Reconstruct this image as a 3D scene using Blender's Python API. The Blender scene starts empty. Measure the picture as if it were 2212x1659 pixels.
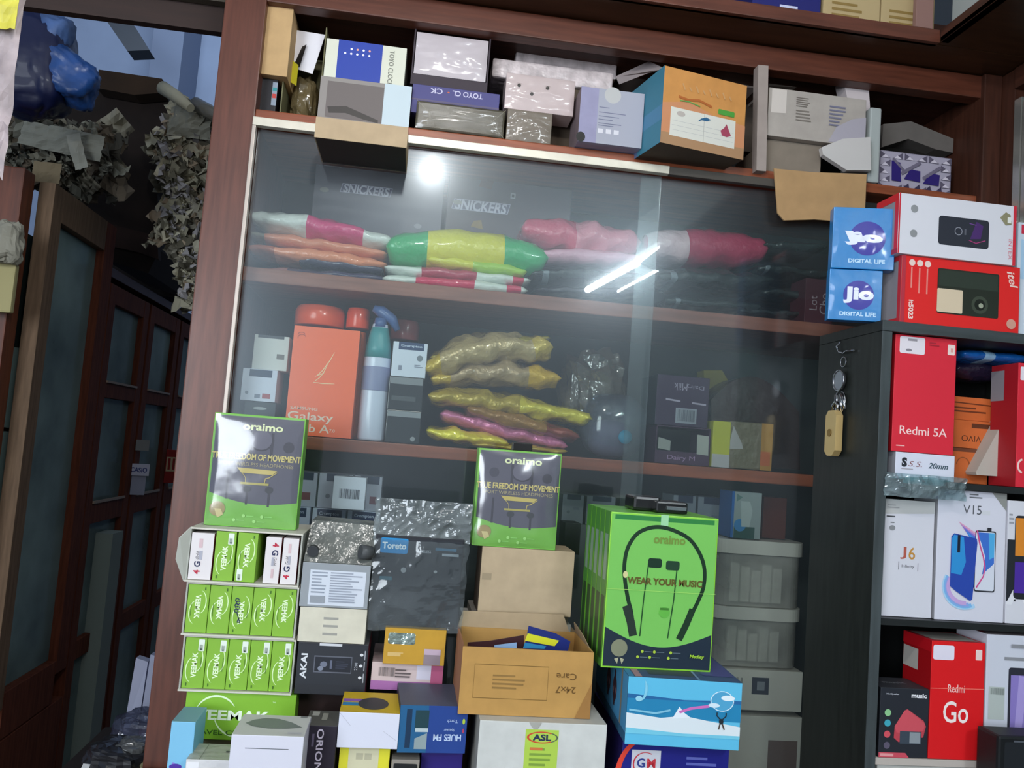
import bpy, bmesh, math, random
from mathutils import Vector, Matrix, noise
random.seed(7)
SC = bpy.context.scene
COL = SC.collection
# ------------------------------------------------------------------ camera
FOC = 1801.24
AX = ((0.98941306, -0.12359322, 0.07606916), (0.08513911, 0.06983539, -0.99391868), (0.11752929, 0.98987258, 0.07961867))
EYE = Vector((0, 0, 1.55))
cam = bpy.data.cameras.new('camera'); camo = bpy.data.objects.new('camera', cam); COL.objects.link(camo)
R_, D_, F_ = (Vector(a).normalized() for a in AX)
mw = Matrix(((R_.x, -D_.x, -F_.x, EYE.x), (R_.y, -D_.y, -F_.y, EYE.y), (R_.z, -D_.z, -F_.z, EYE.z), (0, 0, 0, 1)))
camo.matrix_world = mw
cam.sensor_width = 36; cam.lens = 36 * FOC / 2212; cam.clip_start = 0.02
SC.camera = camo
SC.view_settings.view_transform = 'Standard'; SC.view_settings.look = 'None'
SC.view_settings.exposure = 0.0; SC.view_settings.gamma = 1; SC.view_settings.use_curve_mapping = False
# ------------------------------------------------------------------ world light
W = bpy.data.worlds.new('world'); SC.world = W; W.use_nodes = True
W.node_tree.nodes['Background'].inputs[0].default_value = (0.80, 0.88, 1.0, 1)
W.node_tree.nodes['Background'].inputs[1].default_value = 0.5
TUBE_POWER = 215; BULB_POWER = 400

def ray(px, py):
    return (R_ * ((px - 1106) / FOC) + D_ * ((py - 829.5) / FOC) + F_)
def at(px, py, Y):
    d = ray(px, py); return EYE + d * (Y / d.y)
def atx(px, py, X):
    d = ray(px, py); return EYE + d * (X / d.x)

# ------------------------------------------------------------------ materials
def lin(h):
    if isinstance(h, str):
        h = h.lstrip('#'); c = [int(h[i:i + 2], 16) / 255 for i in (0, 2, 4)]
    else: c = h
    return tuple(x / 12.92 if x <= .04045 else ((x + .055) / 1.055) ** 2.4 for x in c) + (1,)
MATS = {}
def mat(c, rough=.55, metal=0, spec=.4, coat=0, emit=0, bump=0, bscale=60, var=0, vscale=8, alpha=1, wood=0):
    k = (c, rough, metal, spec, coat, emit, bump, bscale, var, vscale, alpha, wood)
    if k in MATS: return MATS[k]
    m = bpy.data.materials.new('paint_' + str(c).strip('#')); m.use_nodes = True
    nt = m.node_tree; b = nt.nodes['Principled BSDF']; I = b.inputs
    I['Base Color'].default_value = lin(c); I['Roughness'].default_value = rough; I['Metallic'].default_value = metal
    I['Specular IOR Level'].default_value = spec; I['Coat Weight'].default_value = coat; I['Coat Roughness'].default_value = .08
    I['Alpha'].default_value = alpha
    if emit:
        I['Emission Color'].default_value = lin(c); I['Emission Strength'].default_value = emit
    if bump or var or wood:
        tc = nt.nodes.new('ShaderNodeTexCoord')
        mp = nt.nodes.new('ShaderNodeMapping'); nt.links.new(tc.outputs['Object'], mp.inputs[0])
        if wood: mp.inputs['Scale'].default_value = {1: (1, 12, 12), 2: (12, 12, 1), 3: (12, 1, 12)}[wood]
        if var or wood:
            n = nt.nodes.new('ShaderNodeTexNoise'); n.inputs['Scale'].default_value = vscale if not wood else 9
            n.inputs['Detail'].default_value = 6; nt.links.new(mp.outputs[0], n.inputs[0])
            mx = nt.nodes.new('ShaderNodeMix'); mx.data_type = 'RGBA'
            l = lin(c); v = var or .3
            mx.inputs[6].default_value = tuple(x * (1 - v) for x in l[:3]) + (1,)
            mx.inputs[7].default_value = tuple(min(1, x * (1 + v)) for x in l[:3]) + (1,)
            cr = nt.nodes.new('ShaderNodeMapRange'); cr.inputs[1].default_value = .3; cr.inputs[2].default_value = .7
            nt.links.new(n.outputs[0], cr.inputs[0]); nt.links.new(cr.outputs[0], mx.inputs[0]); nt.links.new(mx.outputs[2], I['Base Color'])
        if bump:
            n2 = nt.nodes.new('ShaderNodeTexNoise'); n2.inputs['Scale'].default_value = bscale; n2.inputs['Detail'].default_value = 3
            nt.links.new(tc.outputs['Object'], n2.inputs[0])
            bp = nt.nodes.new('ShaderNodeBump'); bp.inputs['Strength'].default_value = bump; bp.inputs['Distance'].default_value = .01
            nt.links.new(n2.outputs[0], bp.inputs['Height']); nt.links.new(bp.outputs[0], I['Normal'])
    MATS[k] = m
    return m
def clear(name, tint, haze, hcol, rough=.05, gloss=.06, patch=(.4, .7), scale=3, bump=0, bscale=20, rough2=.4, dustgloss=0, halo=0):
    """see-through plastic or dusty glass"""
    if name in MATS: return MATS[name]
    m = bpy.data.materials.new(name); m.use_nodes = True; nt = m.node_tree; N = nt.nodes; N.clear(); L = nt.links
    out = N.new('ShaderNodeOutputMaterial'); tr = N.new('ShaderNodeBsdfTransparent'); tr.inputs[0].default_value = lin(tint)
    gl = N.new('ShaderNodeBsdfGlossy'); gl.inputs['Roughness'].default_value = rough
    df = N.new('ShaderNodeBsdfDiffuse'); df.inputs[0].default_value = lin(hcol)
    g2 = N.new('ShaderNodeBsdfGlossy'); g2.inputs['Roughness'].default_value = rough2; g2.inputs[0].default_value = lin(hcol)
    mxd = N.new('ShaderNodeMixShader'); mxd.inputs[0].default_value = dustgloss; L.new(df.outputs[0], mxd.inputs[1]); L.new(g2.outputs[0], mxd.inputs[2])
    tc = N.new('ShaderNodeTexCoord'); nz = N.new('ShaderNodeTexNoise'); nz.inputs['Scale'].default_value = scale; nz.inputs['Detail'].default_value = 5
    L.new(tc.outputs['Object'], nz.inputs[0])
    mr = N.new('ShaderNodeMapRange'); mr.inputs[1].default_value = patch[0]; mr.inputs[2].default_value = patch[1]
    mr.inputs[3].default_value = haze * .35; mr.inputs[4].default_value = haze
    L.new(nz.outputs[0], mr.inputs[0])
    a = N.new('ShaderNodeMixShader'); L.new(mr.outputs[0], a.inputs[0]); L.new(tr.outputs[0], a.inputs[1]); L.new(mxd.outputs[0], a.inputs[2])
    fr = N.new('ShaderNodeLayerWeight'); fr.inputs[0].default_value = .25
    mm = N.new('ShaderNodeMath'); mm.operation = 'MULTIPLY_ADD'; mm.inputs[1].default_value = .35; mm.inputs[2].default_value = gloss
    L.new(fr.outputs['Fresnel'], mm.inputs[0])
    b = N.new('ShaderNodeMixShader'); L.new(mm.outputs[0], b.inputs[0]); L.new(a.outputs[0], b.inputs[1]); L.new(gl.outputs[0], b.inputs[2])
    if bump:
        n2 = N.new('ShaderNodeTexNoise'); n2.inputs['Scale'].default_value = bscale; n2.inputs['Detail'].default_value = 4; L.new(tc.outputs['Object'], n2.inputs[0])
        bp = N.new('ShaderNodeBump'); bp.inputs['Strength'].default_value = bump; bp.inputs['Distance'].default_value = .01
        L.new(n2.outputs[0], bp.inputs['Height'])
        for q in (gl, g2, df): L.new(bp.outputs[0], q.inputs['Normal'])
        L.new(bp.outputs[0], fr.inputs['Normal'])
    if halo:
        for rg, wt in ((.13, halo * .6), (.22, halo * .9), (.36, halo * 1.3)):
            h_ = N.new('ShaderNodeBsdfGlossy'); h_.inputs['Roughness'].default_value = rg; h_.inputs[0].default_value = (.82, .9, 1, 1)
            hm = N.new('ShaderNodeMixShader'); hm.inputs[0].default_value = wt; L.new(b.outputs[0], hm.inputs[1]); L.new(h_.outputs[0], hm.inputs[2]); b = hm
    L.new(b.outputs[0], out.inputs[0]); MATS[name] = m
    return m
FILM = lambda: clear('shrink_film', '#ffffff', .03, '#ffffff', .16, .10, bump=.3, bscale=7)
BAG = lambda: clear('clear_bag', '#dfe4e4', .42, '#aab2b4', .12, .05, bump=.8, bscale=22, scale=14)
WOOD = lambda d=1: mat('#603629', .38, wood=d, spec=.45, var=.28)
DWOOD = lambda d=1: mat('#43251a', .5, wood=d, var=.3)

# ------------------------------------------------------------------ objects
def tag(o, label=None, cat=None, group=None, kind=None):
    if label: o['label'] = label
    if cat: o['category'] = cat
    if group: o['group'] = group
    if kind: o['kind'] = kind
    return o
def link(name, me, parent=None, loc=None):
    o = bpy.data.objects.new(name, me); COL.objects.link(o)
    if parent: o.parent = parent
    if loc is not None: o.location = loc
    return o
def thing(name, label, cat, loc=(0, 0, 0), rot=(0, 0, 0), group=None):
    o = link(name, None); o.location = loc; o.rotation_euler = rot; o.empty_display_size = .02
    return tag(o, label, cat, group)
class MB:
    """collects shapes into one mesh"""
    def __init__(s): s.bm = bmesh.new(); s.m = []
    def mi(s, m):
        if m not in s.m: s.m.append(m)
        return s.m.index(m)
    def box(s, x0, x1, y0, y1, z0, z1, m, bev=0):
        r = bmesh.ops.create_cube(s.bm, size=1)['verts']
        for v in r: v.co = Vector(((x0 + x1) / 2 + v.co.x * (x1 - x0), (y0 + y1) / 2 + v.co.y * (y1 - y0), (z0 + z1) / 2 + v.co.z * (z1 - z0)))
        i = s.mi(m); fs = {f for v in r for f in v.link_faces}
        for f in fs: f.material_index = i
        if bev: bmesh.ops.bevel(s.bm, geom=list({e for v in r for e in v.link_edges}), offset=bev, segments=2, affect='EDGES', profile=.6)
        return s
    def poly(s, pts, m, smooth=False):
        f = s.bm.faces.new([s.bm.verts.new(p) for p in pts]); f.material_index = s.mi(m); f.smooth = smooth; return f
    def slab(s, pts, d, m):
        """polygon pts pushed along vector d into a solid"""
        a = [s.bm.verts.new(p) for p in pts]; b = [s.bm.verts.new(Vector(p) + Vector(d)) for p in pts]; i = s.mi(m)
        fs = [s.bm.faces.new(a), s.bm.faces.new(b[::-1])]
        n = len(pts)
        for k in range(n): fs.append(s.bm.faces.new((a[k], b[k], b[(k + 1) % n], a[(k + 1) % n])))
        for f in fs: f.material_index = i
        return s
    def tube(s, pts, r, m, n=10, caps=True):
        pts = [Vector(p) for p in pts]; rs = r if isinstance(r, (list, tuple)) else [r] * len(pts); i = s.mi(m); rings = []
        for k, p in enumerate(pts):
            d = (pts[min(k + 1, len(pts) - 1)] - pts[max(k - 1, 0)]).normalized()
            a = d.orthogonal() if k == 0 else (pa - d * pa.dot(d)); a.normalize(); pa = a; b = d.cross(a)
            rings.append([s.bm.verts.new(p + (a * math.cos(2 * math.pi * j / n) + b * math.sin(2 * math.pi * j / n)) * rs[k]) for j in range(n)])
        for k in range(len(rings) - 1):
            for j in range(n):
                f = s.bm.faces.new((rings[k][j], rings[k][(j + 1) % n], rings[k + 1][(j + 1) % n], rings[k + 1][j])); f.material_index = i; f.smooth = True
        if caps:
            for g in (rings[0][::-1], rings[-1]): s.bm.faces.new(g).material_index = i
        return s
    def lathe(s, prof, m, c=(0, 0, 0), n=28, sy=1):
        i = s.mi(m); c = Vector(c); rings = [[s.bm.verts.new(c + Vector((r * math.cos(2 * math.pi * j / n), r * sy * math.sin(2 * math.pi * j / n), z))) for j in range(n)] for r, z in prof]
        for k in range(len(rings) - 1):
            for j in range(n):
                f = s.bm.faces.new((rings[k][j], rings[k][(j + 1) % n], rings[k + 1][(j + 1) % n], rings[k + 1][j])); f.material_index = i; f.smooth = True
        s.bm.faces.new(rings[0][::-1]).material_index = i; s.bm.faces.new(rings[-1]).material_index = i
        return s
    def build(s, name, parent=None, loc=None, fixn=True):
        if fixn: bmesh.ops.recalc_face_normals(s.bm, faces=s.bm.faces)
        me = bpy.data.meshes.new(name); s.bm.to_mesh(me); s.bm.free()
        for m in s.m: me.materials.append(m)
        return link(name, me, parent, loc)
GLY = {}
def glyphs(t, bold=0, shear=0):
    k = (t, bold, shear)
    if k not in GLY:
        c = bpy.data.curves.new('t', 'FONT'); c.body = t; c.offset = bold; c.shear = shear; c.resolution_u = 3; c.space_line = .85
        o = bpy.data.objects.new('t', c); COL.objects.link(o); bpy.context.view_layer.update()
        me = bpy.data.meshes.new_from_object(o.evaluated_get(bpy.context.evaluated_depsgraph_get()))
        vs = [tuple(v.co[:2]) for v in me.vertices]; fs = [tuple(p.vertices) for p in me.polygons]
        bpy.data.objects.remove(o); bpy.data.curves.remove(c); bpy.data.meshes.remove(me)
        xs = [v[0] for v in vs] or [0, 1]; ys = [v[1] for v in vs] or [0, 1]
        x0, x1, y0, y1 = min(xs), max(xs), min(ys), max(ys)
        GLY[k] = ([(v[0] - (x0 + x1) / 2, v[1] - (y0 + y1) / 2) for v in vs], fs, x1 - x0, y1 - y0)
    return GLY[k]
PM = lambda c, r=.5: mat(c, r) if isinstance(c, (str, tuple)) else c
class Box:
    """a carton in its own frame: x across, z up, the front at y=0 and the rest behind it"""
    def __init__(s, W, D, H, cols, rough=.5, bev=.0009, mk=None, open_top=False, wall=.0016, coat=0):
        s.vs = 1; s.W, s.D, s.H = W, D, H; s.body = MB(); s.parts = {}; s.lay = {}; s.coat = coat; s.rough = rough
        if isinstance(cols, str): cols = {'F': cols}
        fm = lambda c: mk(c) if mk else mat(c, rough, coat=coat)
        s.fm = fm
        base = cols['F']
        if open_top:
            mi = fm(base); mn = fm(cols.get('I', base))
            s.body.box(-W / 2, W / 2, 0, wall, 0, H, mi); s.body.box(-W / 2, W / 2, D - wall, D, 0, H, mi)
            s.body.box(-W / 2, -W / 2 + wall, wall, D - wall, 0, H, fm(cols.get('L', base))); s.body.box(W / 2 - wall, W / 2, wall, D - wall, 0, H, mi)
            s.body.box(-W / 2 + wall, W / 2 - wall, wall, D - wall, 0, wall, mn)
        else:
            s.body.box(-W / 2, W / 2, 0, D, 0, H, fm(base), bev)
            for f in s.body.bm.faces:
                f.normal_update(); n = f.normal
                for k, a in (('L', -n.x), ('R', n.x), ('T', n.z), ('B', -n.z), ('K', n.y)):
                    if a > .9 and k in cols: f.material_index = s.body.mi(fm(cols[k]))
    def P(s, face, u, v, e):
        W, D, H = s.W, s.D, s.H
        if face in 'FLR' and s.vs < 1: v = 1 - (1 - v) * s.vs
        return {'F': lambda: (-W / 2 + u * W, -e, v * H), 'L': lambda: (-W / 2 - e, D - u * D, v * H), 'R': lambda: (W / 2 + e, u * D, v * H),
                'T': lambda: (-W / 2 + u * W, v * D, H + e), 'B': lambda: (-W / 2 + u * W, (1 - v) * D, -e)}[face]()
    def dims(s, face): return {'F': (s.W, s.H), 'L': (s.D, s.H), 'R': (s.D, s.H), 'T': (s.W, s.D), 'B': (s.W, s.D)}[face]
    def tgt(s, part):
        if part is None: return s.body
        if part not in s.parts: s.parts[part] = MB()
        return s.parts[part]
    def e(s, face):
        s.lay[face] = s.lay.get(face, 0) + 1; return .00025 + s.lay[face] * .00007
    def poly(s, pts, c, face='F', part=None, rough=None, e=None):
        e = e or s.e(face); s.tgt(part).poly([s.P(face, u, v, e) for u, v in pts], PM(c, s.rough if rough is None else rough)); return s
    def rect(s, u0, v0, u1, v1, c, face='F', part=None, rough=None): return s.poly([(u0, v0), (u1, v0), (u1, v1), (u0, v1)], c, face, part, rough)
    def rrect(s, u0, v0, u1, v1, r, c, face='F', part=None, rough=None):
        W, H = s.dims(face); pts = []
        for cx, cy, a in ((u1 - r / W, v1 - r / H, 0), (u0 + r / W, v1 - r / H, 90), (u0 + r / W, v0 + r / H, 180), (u1 - r / W, v0 + r / H, 270)):
            for k in range(5):
                t = math.radians(a + k * 22.5); pts.append((cx + r / W * math.cos(t), cy + r / H * math.sin(t)))
        return s.poly(pts, c, face, part, rough)
    def ell(s, u, v, ru, rv, c, face='F', part=None, a0=0, a1=360, n=28, rough=None):
        W, H = s.dims(face)
        if rv is None: rv = ru * W / H
        return s.poly([(u + ru * math.cos(math.radians(a0 + (a1 - a0) * k / n)), v + rv * math.sin(math.radians(a0 + (a1 - a0) * k / n))) for k in range(n + (a1 - a0 < 360))], c, face, part, rough)
    def line(s, pts, t, c, face='F', part=None, taper=0):
        """stroke of width t metres"""
        W, H = s.dims(face); e = s.e(face); q = [Vector((u * W, v * H)) for u, v in pts]; A, B = [], []; n = len(q)
        closed = (q[0] - q[-1]).length < 1e-6
        for k in range(n):
            a = q[k - 1] if k else (q[-2] if closed else q[0]); b = q[k + 1] if k < n - 1 else (q[1] if closed else q[-1])
            d = (b - a); d = d.normalized() if d.length > 0 else Vector((1, 0)); nn = Vector((-d.y, d.x))
            w = t / 2 * (1 if not taper else max(.12, math.sin(math.pi * (k + .3) / (n - .4)) ** taper))
            A.append(q[k] + nn * w); B.append(q[k] - nn * w)
        M = s.tgt(part); m = PM(c, s.rough)
        for k in range(n - 1):
            M.poly([s.P(face, p.x / W, (p.y / H if s.vs == 1 or face not in 'FLR' else p.y / H), e) for p in (A[k], A[k + 1], B[k + 1], B[k])], m)
        return s
    def arc(s, u, v, ru, rv, a0, a1, t, c, face='F', part=None, n=22, taper=0):
        W, H = s.dims(face)
        if rv is None: rv = ru * W / H
        return s.line([(u + ru * math.cos(math.radians(a0 + (a1 - a0) * k / n)), v + rv * math.sin(math.radians(a0 + (a1 - a0) * k / n))) for k in range(n + 1)], t, c, face, part, taper)
    def text(s, t, u, v, h, c, face='F', part='lettering', rot=0, bold=.0, w=None, shear=0, e=None):
        """t centred at (u, v), h of capital height in metres, w total width in metres"""
        W, H = s.dims(face); vs, fs, tw, th = glyphs(t, bold, shear); sy = h / max(th, .01); sx = (w / max(tw, .01)) if w else sy
        e = e or s.e(face); M = s.tgt(part); i = M.mi(PM(c, s.rough)); ca, sa = math.cos(math.radians(rot)), math.sin(math.radians(rot))
        k_ = s.vs if face in 'FLR' else 1
        V = [M.bm.verts.new(s.P(face, u + (x * sx * ca - y * sy * sa) / W, v + (x * sx * sa + y * sy * ca) / (H * k_), e)) for x, y in vs]
        for f in fs:
            try: M.bm.faces.new([V[k] for k in f]).material_index = i
            except ValueError: pass
        return s
    def fine(s, u0, v0, u1, v1, n, c, face='F', part=None, fill=.45, seed=1, vert=False):
        """rows of print too small to read"""
        rr = random.Random(seed)
        for k in range(n):
            if vert:
                a = u0 + (u1 - u0) * (k + .5) / n; hh = (u1 - u0) / n * fill / 2; b = v1 - (v1 - v0) * rr.uniform(.6, 1)
                s.rect(a - hh, b, a + hh, v1, c, face, part)
            else:
                a = v1 + (v0 - v1) * (k + .5) / n; hh = abs(v1 - v0) / n * fill / 2; b = u0 + (u1 - u0) * rr.uniform(.6, 1)
                s.rect(u0, a - hh, b, a + hh, c, face, part)
        return s
    def film(s, bulge=.006, part='clear_film', m=None, n=22, amp=.0012, sd=3, mx=.012):
        W, H = s.W, s.H; M = s.tgt(part); g = {}; k = M.mi(m or clear('wrap_film', '#ffffff', .03, '#ffffff', .16, .05, bump=.3, bscale=7))
        for i in range(n + 1):
            for j in range(n + 1):
                u, v = i / n, j / n; g[i, j] = M.bm.verts.new((-W / 2 + W * (mx + (1 - 2 * mx) * u), -.0013 - bulge * (math.sin(math.pi * u) * math.sin(math.pi * v)) ** .5 - amp * abs(noise.noise(Vector((u * 4 + sd, v * 5, sd)))), H * (mx + (1 - 2 * mx) * v)))
        for i in range(n):
            for j in range(n):
                f = M.bm.faces.new((g[i, j], g[i + 1, j], g[i + 1, j + 1], g[i, j + 1])); f.material_index = k; f.smooth = True
        return s
    def bars(s, u0, v0, u1, v1, c='#333333', face='F', part=None, seed=3):
        rr = random.Random(seed); u = u0; st = (u1 - u0) / 46
        while u < u1 - st:
            w = st * rr.choice((.6, .6, 1.2, 1.9)); s.rect(u, v0, min(u1, u + w), v1, c, face, part); u += w + st * rr.choice((.6, 1, 1.5))
        return s
    def finish(s, name, label, cat, M, group=None):
        loc, rot = M; top = None
        s.name = name
        if s.parts:
            root = thing(name, label, cat, loc, rot, group); s.body.build('body', root, fixn=True)
            for k, p in s.parts.items(): p.build(k.split('#')[0], root, fixn=False)
        else:
            root = s.body.build(name); root.location = loc; root.rotation_euler = rot; tag(root, label, cat, group)
        root['_w'] = s.W; s.root = root; s.loc = Vector(loc)
        return s
    def top(s): return s.loc.z + s.H
LOG = []; HQ = [1]
def quad(name, q, Y, yaw=0, on=None, snap=1.6, roll=None, tilt=0, dz=0.0006, cap=None):
    """four picture corners of a front face -> W, H, (location, rotation) on the plane through its centre at distance Y"""
    yr = math.radians(yaw); n = Vector((math.sin(yr), -math.cos(yr), 0)); u = Vector((math.cos(yr), math.sin(yr), 0))
    cx = sum(p[0] for p in q) / 4; cy = sum(p[1] for p in q) / 4; c = at(cx, cy, Y); P = []
    for p in q:
        d = ray(*p); t = (c - EYE).dot(n) / d.dot(n); P.append(EYE + d * t)
    S = [((p - c).dot(u), p.z) for p in P]
    W = ((S[1][0] - S[0][0]) + (S[2][0] - S[3][0])) / 2; H = ((S[0][1] - S[3][1]) + (S[1][1] - S[2][1])) / 2
    a1 = math.degrees(math.atan2(S[1][1] - S[0][1], S[1][0] - S[0][0])); a2 = math.degrees(math.atan2(S[2][1] - S[3][1], S[2][0] - S[3][0]))
    a = (a1 + a2) / 2 if roll is None else roll
    LOG.append('%s W%.3f H%.3f roll %.1f %.1f' % (name, W, H, a1, a2))
    if abs(a) < snap or on is not None and roll is None: a = 0
    HQ[0] = H
    bx = (S[2][0] + S[3][0]) / 2; bz = (S[2][1] + S[3][1]) / 2
    mx = (S[0][0] + S[1][0] + S[2][0] + S[3][0]) / 4
    z = bz
    if on is not None:
        zz = on.top() if isinstance(on, Box) else on
        zz += dz; H = H + bz - zz; z = zz
    if cap: H = min(H, cap - z)
    b = c + u * (bx if abs(a) > 0 else mx); b.z = z
    return W, H, (b, (math.radians(-tilt), math.radians(-a), yr))
def carton(name, label, cat, q, Y, D, cols, draw=None, yaw=0, on=None, group=None, **k):
    kw = {x: k.pop(x) for x in ('rough', 'bev', 'mk', 'open_top', 'coat', 'wall') if x in k}
    W, H, M = quad(name, q, Y, yaw, on, **k)
    b = Box(W, D, H, cols, **kw)
    if HQ[0] / H < .88: b.vs = HQ[0] / H
    if draw: draw(b)
    return b.finish(name, label, cat, M, group)
def curve(pts, n=5):
    o = []
    for k in range(len(pts) - 1):
        p0, p1, p2, p3 = (Vector(pts[max(0, min(len(pts) - 1, k + d))]) for d in (-1, 0, 1, 2))
        for j in range(n):
            t = j / n; q = .5 * (2 * p1 + (p2 - p0) * t + (2 * p0 - 5 * p1 + 4 * p2 - p3) * t * t + (3 * p1 - p0 - 3 * p2 + p3) * t ** 3); o.append((q.x, q.y))
    return o + [tuple(pts[-1])]
def Qd(*a): return [(a[i], a[i + 1]) for i in range(0, 8, 2)]

# ------------------------------------------------------------------ lamps of the shop and added lights
def lamp_mat(name, col, st):
    m = bpy.data.materials.new(name); m.use_nodes = True; nt = m.node_tree; nt.nodes.clear()
    e = nt.nodes.new('ShaderNodeEmission'); e.inputs[0].default_value = col; e.inputs[1].default_value = st
    o = nt.nodes.new('ShaderNodeOutputMaterial'); nt.links.new(e.outputs[0], o.inputs[0]); return m
CEIL = 2.62
def tube_light(p, q, r, st, label):
    t = thing('tube_light', label, 'light', (p + q) / 2); c = (p + q) / 2; d = (q - p).normalized()
    MB().tube([p - c, q - c], r, lamp_mat('tube_glow', (.86, .95, 1, 1), st), 12).build('tube', t)
    up = Vector((0, 0, 1)); s = d.cross(up).normalized()
    b = MB(); h = Vector((0, 0, r + .012))
    b.slab([p - c + h - s * .02, q - c + h - s * .02, q - c + h + s * .02, p - c + h + s * .02], (0, 0, CEIL - c.z - r - .013), mat('#e8e8e8')); b.build('batten', t)
tube_light(Vector((.874, -1.544, 2.43)), Vector((.997, -.343, 2.43)), .016, TUBE_POWER, 'long white fluorescent tube on the ceiling')
tube_light(Vector((1.03, -1.50, 2.43)), Vector((1.085, -.75, 2.43)), .006, TUBE_POWER * .8, 'thin added tube standing for the ghost reflection of the long tube')  # added tube; stands in for the pane's ghost reflection of the long one
t = thing('light_bulb', 'round white bulb hanging from the ceiling', 'light', (0, .10, 2.43))
bb = MB(); bb.lathe([(.004, -.034), (.022, -.029), (.032, -.014), (.034, 0), (.028, .016), (.015, .028), (.010, .034)], lamp_mat('bulb_glow', (1, .97, .93, 1), BULB_POWER)); bb.build('bulb', t)
MB().tube([(0, 0, .035), (0, 0, .06)], .011, mat('#d0d0d0')).tube([(0, 0, .06), (0, 0, CEIL - 2.43)], .003, mat('#222222')).build('socket', t)
# a second tube in the back room lights its blue wall; an added, unseen fill light brightens the goods from the left
def area(name, loc, rot, sx, sy, e, col):
    L = bpy.data.lights.new(name, 'AREA'); L.shape = 'RECTANGLE'; L.size = sx; L.size_y = sy; L.energy = e; L.color = col
    o = bpy.data.objects.new(name, L); COL.objects.link(o); o.location = loc; o.rotation_euler = [math.radians(a) for a in rot]
area('back_room_light', (-1.1, 3.6, 4.7), (66, 0, 0), 1.6, .6, 42, (.85, .92, 1))
area('left_fill_light', (-1.9, -2.2, 1.9), (88, 0, -36), 1.6, 1.8, 105, (.85, .92, 1))
# ------------------------------------------------------------------ room
def struct(name, b): return tag(b.build(name), kind='structure')
blue = mat('#8a9cba', .8, var=.08, vscale=3)
struct('wall_back', MB().box(-3.4, 2.4, 6.0, 6.1, 0, 5.2, blue))
struct('wall_left', MB().box(-3.5, -3.4, -3, 6.1, 0, 5.2, mat('#8f9fb8', .8)))
struct('wall_right', MB().box(1.62, 1.72, -3, 6.1, 0, 3.6, mat('#6b6f70', .8)))
struct('floor', MB().box(-3.5, 1.72, -3, 6.1, -.1, 0, mat('#5b5550', .6, var=.2)))
struct('ceiling', MB().box(-1.2, 1.62, -3, 1.20, CEIL, CEIL + .08, mat('#b9bcbe', .8)))
struct('ceiling_far', MB().box(-3.4, 1.62, 1.75, 6.0, 5.1, 5.18, mat('#8f9fb4', .8)))
# dark rafters and pier seen in the upper left corner
struct('beam_grey', MB().slab([at(228, 42, 5.2), at(285, 48, 5.2), at(322, 108, 4.9), at(275, 110, 4.9)], (0, .12, 0), mat('#3a4048', .8)))
struct('pillar_back', MB().box(at(328, 100, 5.6).x, at(395, 100, 5.6).x, 5.6, 6.0, 0, 5.0, mat('#707f9a', .8)))

# ------------------------------------------------------------------ the big wall cabinet
XL, XR = -.293, .985
cab = thing('wall_cabinet', 'tall brown wooden wall cabinet with dusty sliding glass doors and an open top shelf', 'cabinet', (XL - .066, 1.37, 0))
def cp(name, x0, x1, y0, y1, z0, z1, m, bev=.002, par=None):
    r = cab; b = MB(); b.box(x0 - r.location.x, x1 - r.location.x, y0 - r.location.y, y1 - r.location.y, z0, z1, m, bev); return b.build(name, par or r)
cp('side_panel', -.359, XL, 1.37, 1.74, 0, 2.75, WOOD(2)); cp('side_panel', XR, XR + .035, 1.36, 1.74, 0, 2.30, DWOOD(2))  # right panel takes the darker wood to paint in the corner's shadow
cp('back_panel', XL, XR, 1.70, 1.74, .9, 2.75, mat('#3c4446', .7, var=.3, vscale=7))
cp('shelf_board', XL, XR, 1.372, 1.699, 2.058, 2.075, mat('#8a4a30', .35, wood=1, var=.3))
cp('shelf_board', XL, XR, 1.40, 1.699, 1.795, 1.819, mat('#8d5a4c', .45, wood=1, var=.2))
cp('shelf_board', XL, XR, 1.40, 1.699, 1.527, 1.548, mat('#8d4c34', .4, wood=1, var=.25))
cp('shelf_board', XL, XR, 1.40, 1.699, 1.00, 1.024, WOOD(1))
cp('lower_cupboard', XL, XR, 1.37, 1.69, .02, .998, WOOD(1))
cp('top_beam', XL, 1.02, 1.37, 1.40, 2.258, 2.300, mat('#5a3022', .42, wood=1, var=.28)); cp('top_board', XL, XR, 1.40, 1.70, 2.272, 2.299, DWOOD(1))
alu = mat('#cfc8b8', .35, metal=.35, spec=.5, var=.12, vscale=30)
cp('top_track', XL, .405, 1.358, 1.372, 2.043, 2.057, alu, .001); cp('top_track', .405, .655, 1.360, 1.372, 2.043, 2.057, mat('#4b4640', .5, metal=.2), .001)
cp('side_track', XL, XL + .006, 1.358, 1.372, 1.03, 2.0425, mat('#b8aca2', .4, metal=.3), .001)
cp('bottom_track', XL, XR, 1.362, 1.372, 1.03, 1.045, alu, .001)
glassm = clear('dusty_glass', '#f4f8f6', .075, '#8f9ca4', .015, .018, patch=(.35, .72), scale=2.6, rough2=.30, dustgloss=.5, halo=.009)
MBp = lambda x0, x1, y, nm: MB().box(x0 - cab.location.x, x1 - cab.location.x, y - cab.location.y, y + .004 - cab.location.y, 1.046, 2.042, glassm).build(nm, cab)
MBp(XL + .007, .396, 1.3735, 'glass_door'); MBp(.362, XR - .002, 1.380, 'glass_door')

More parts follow.
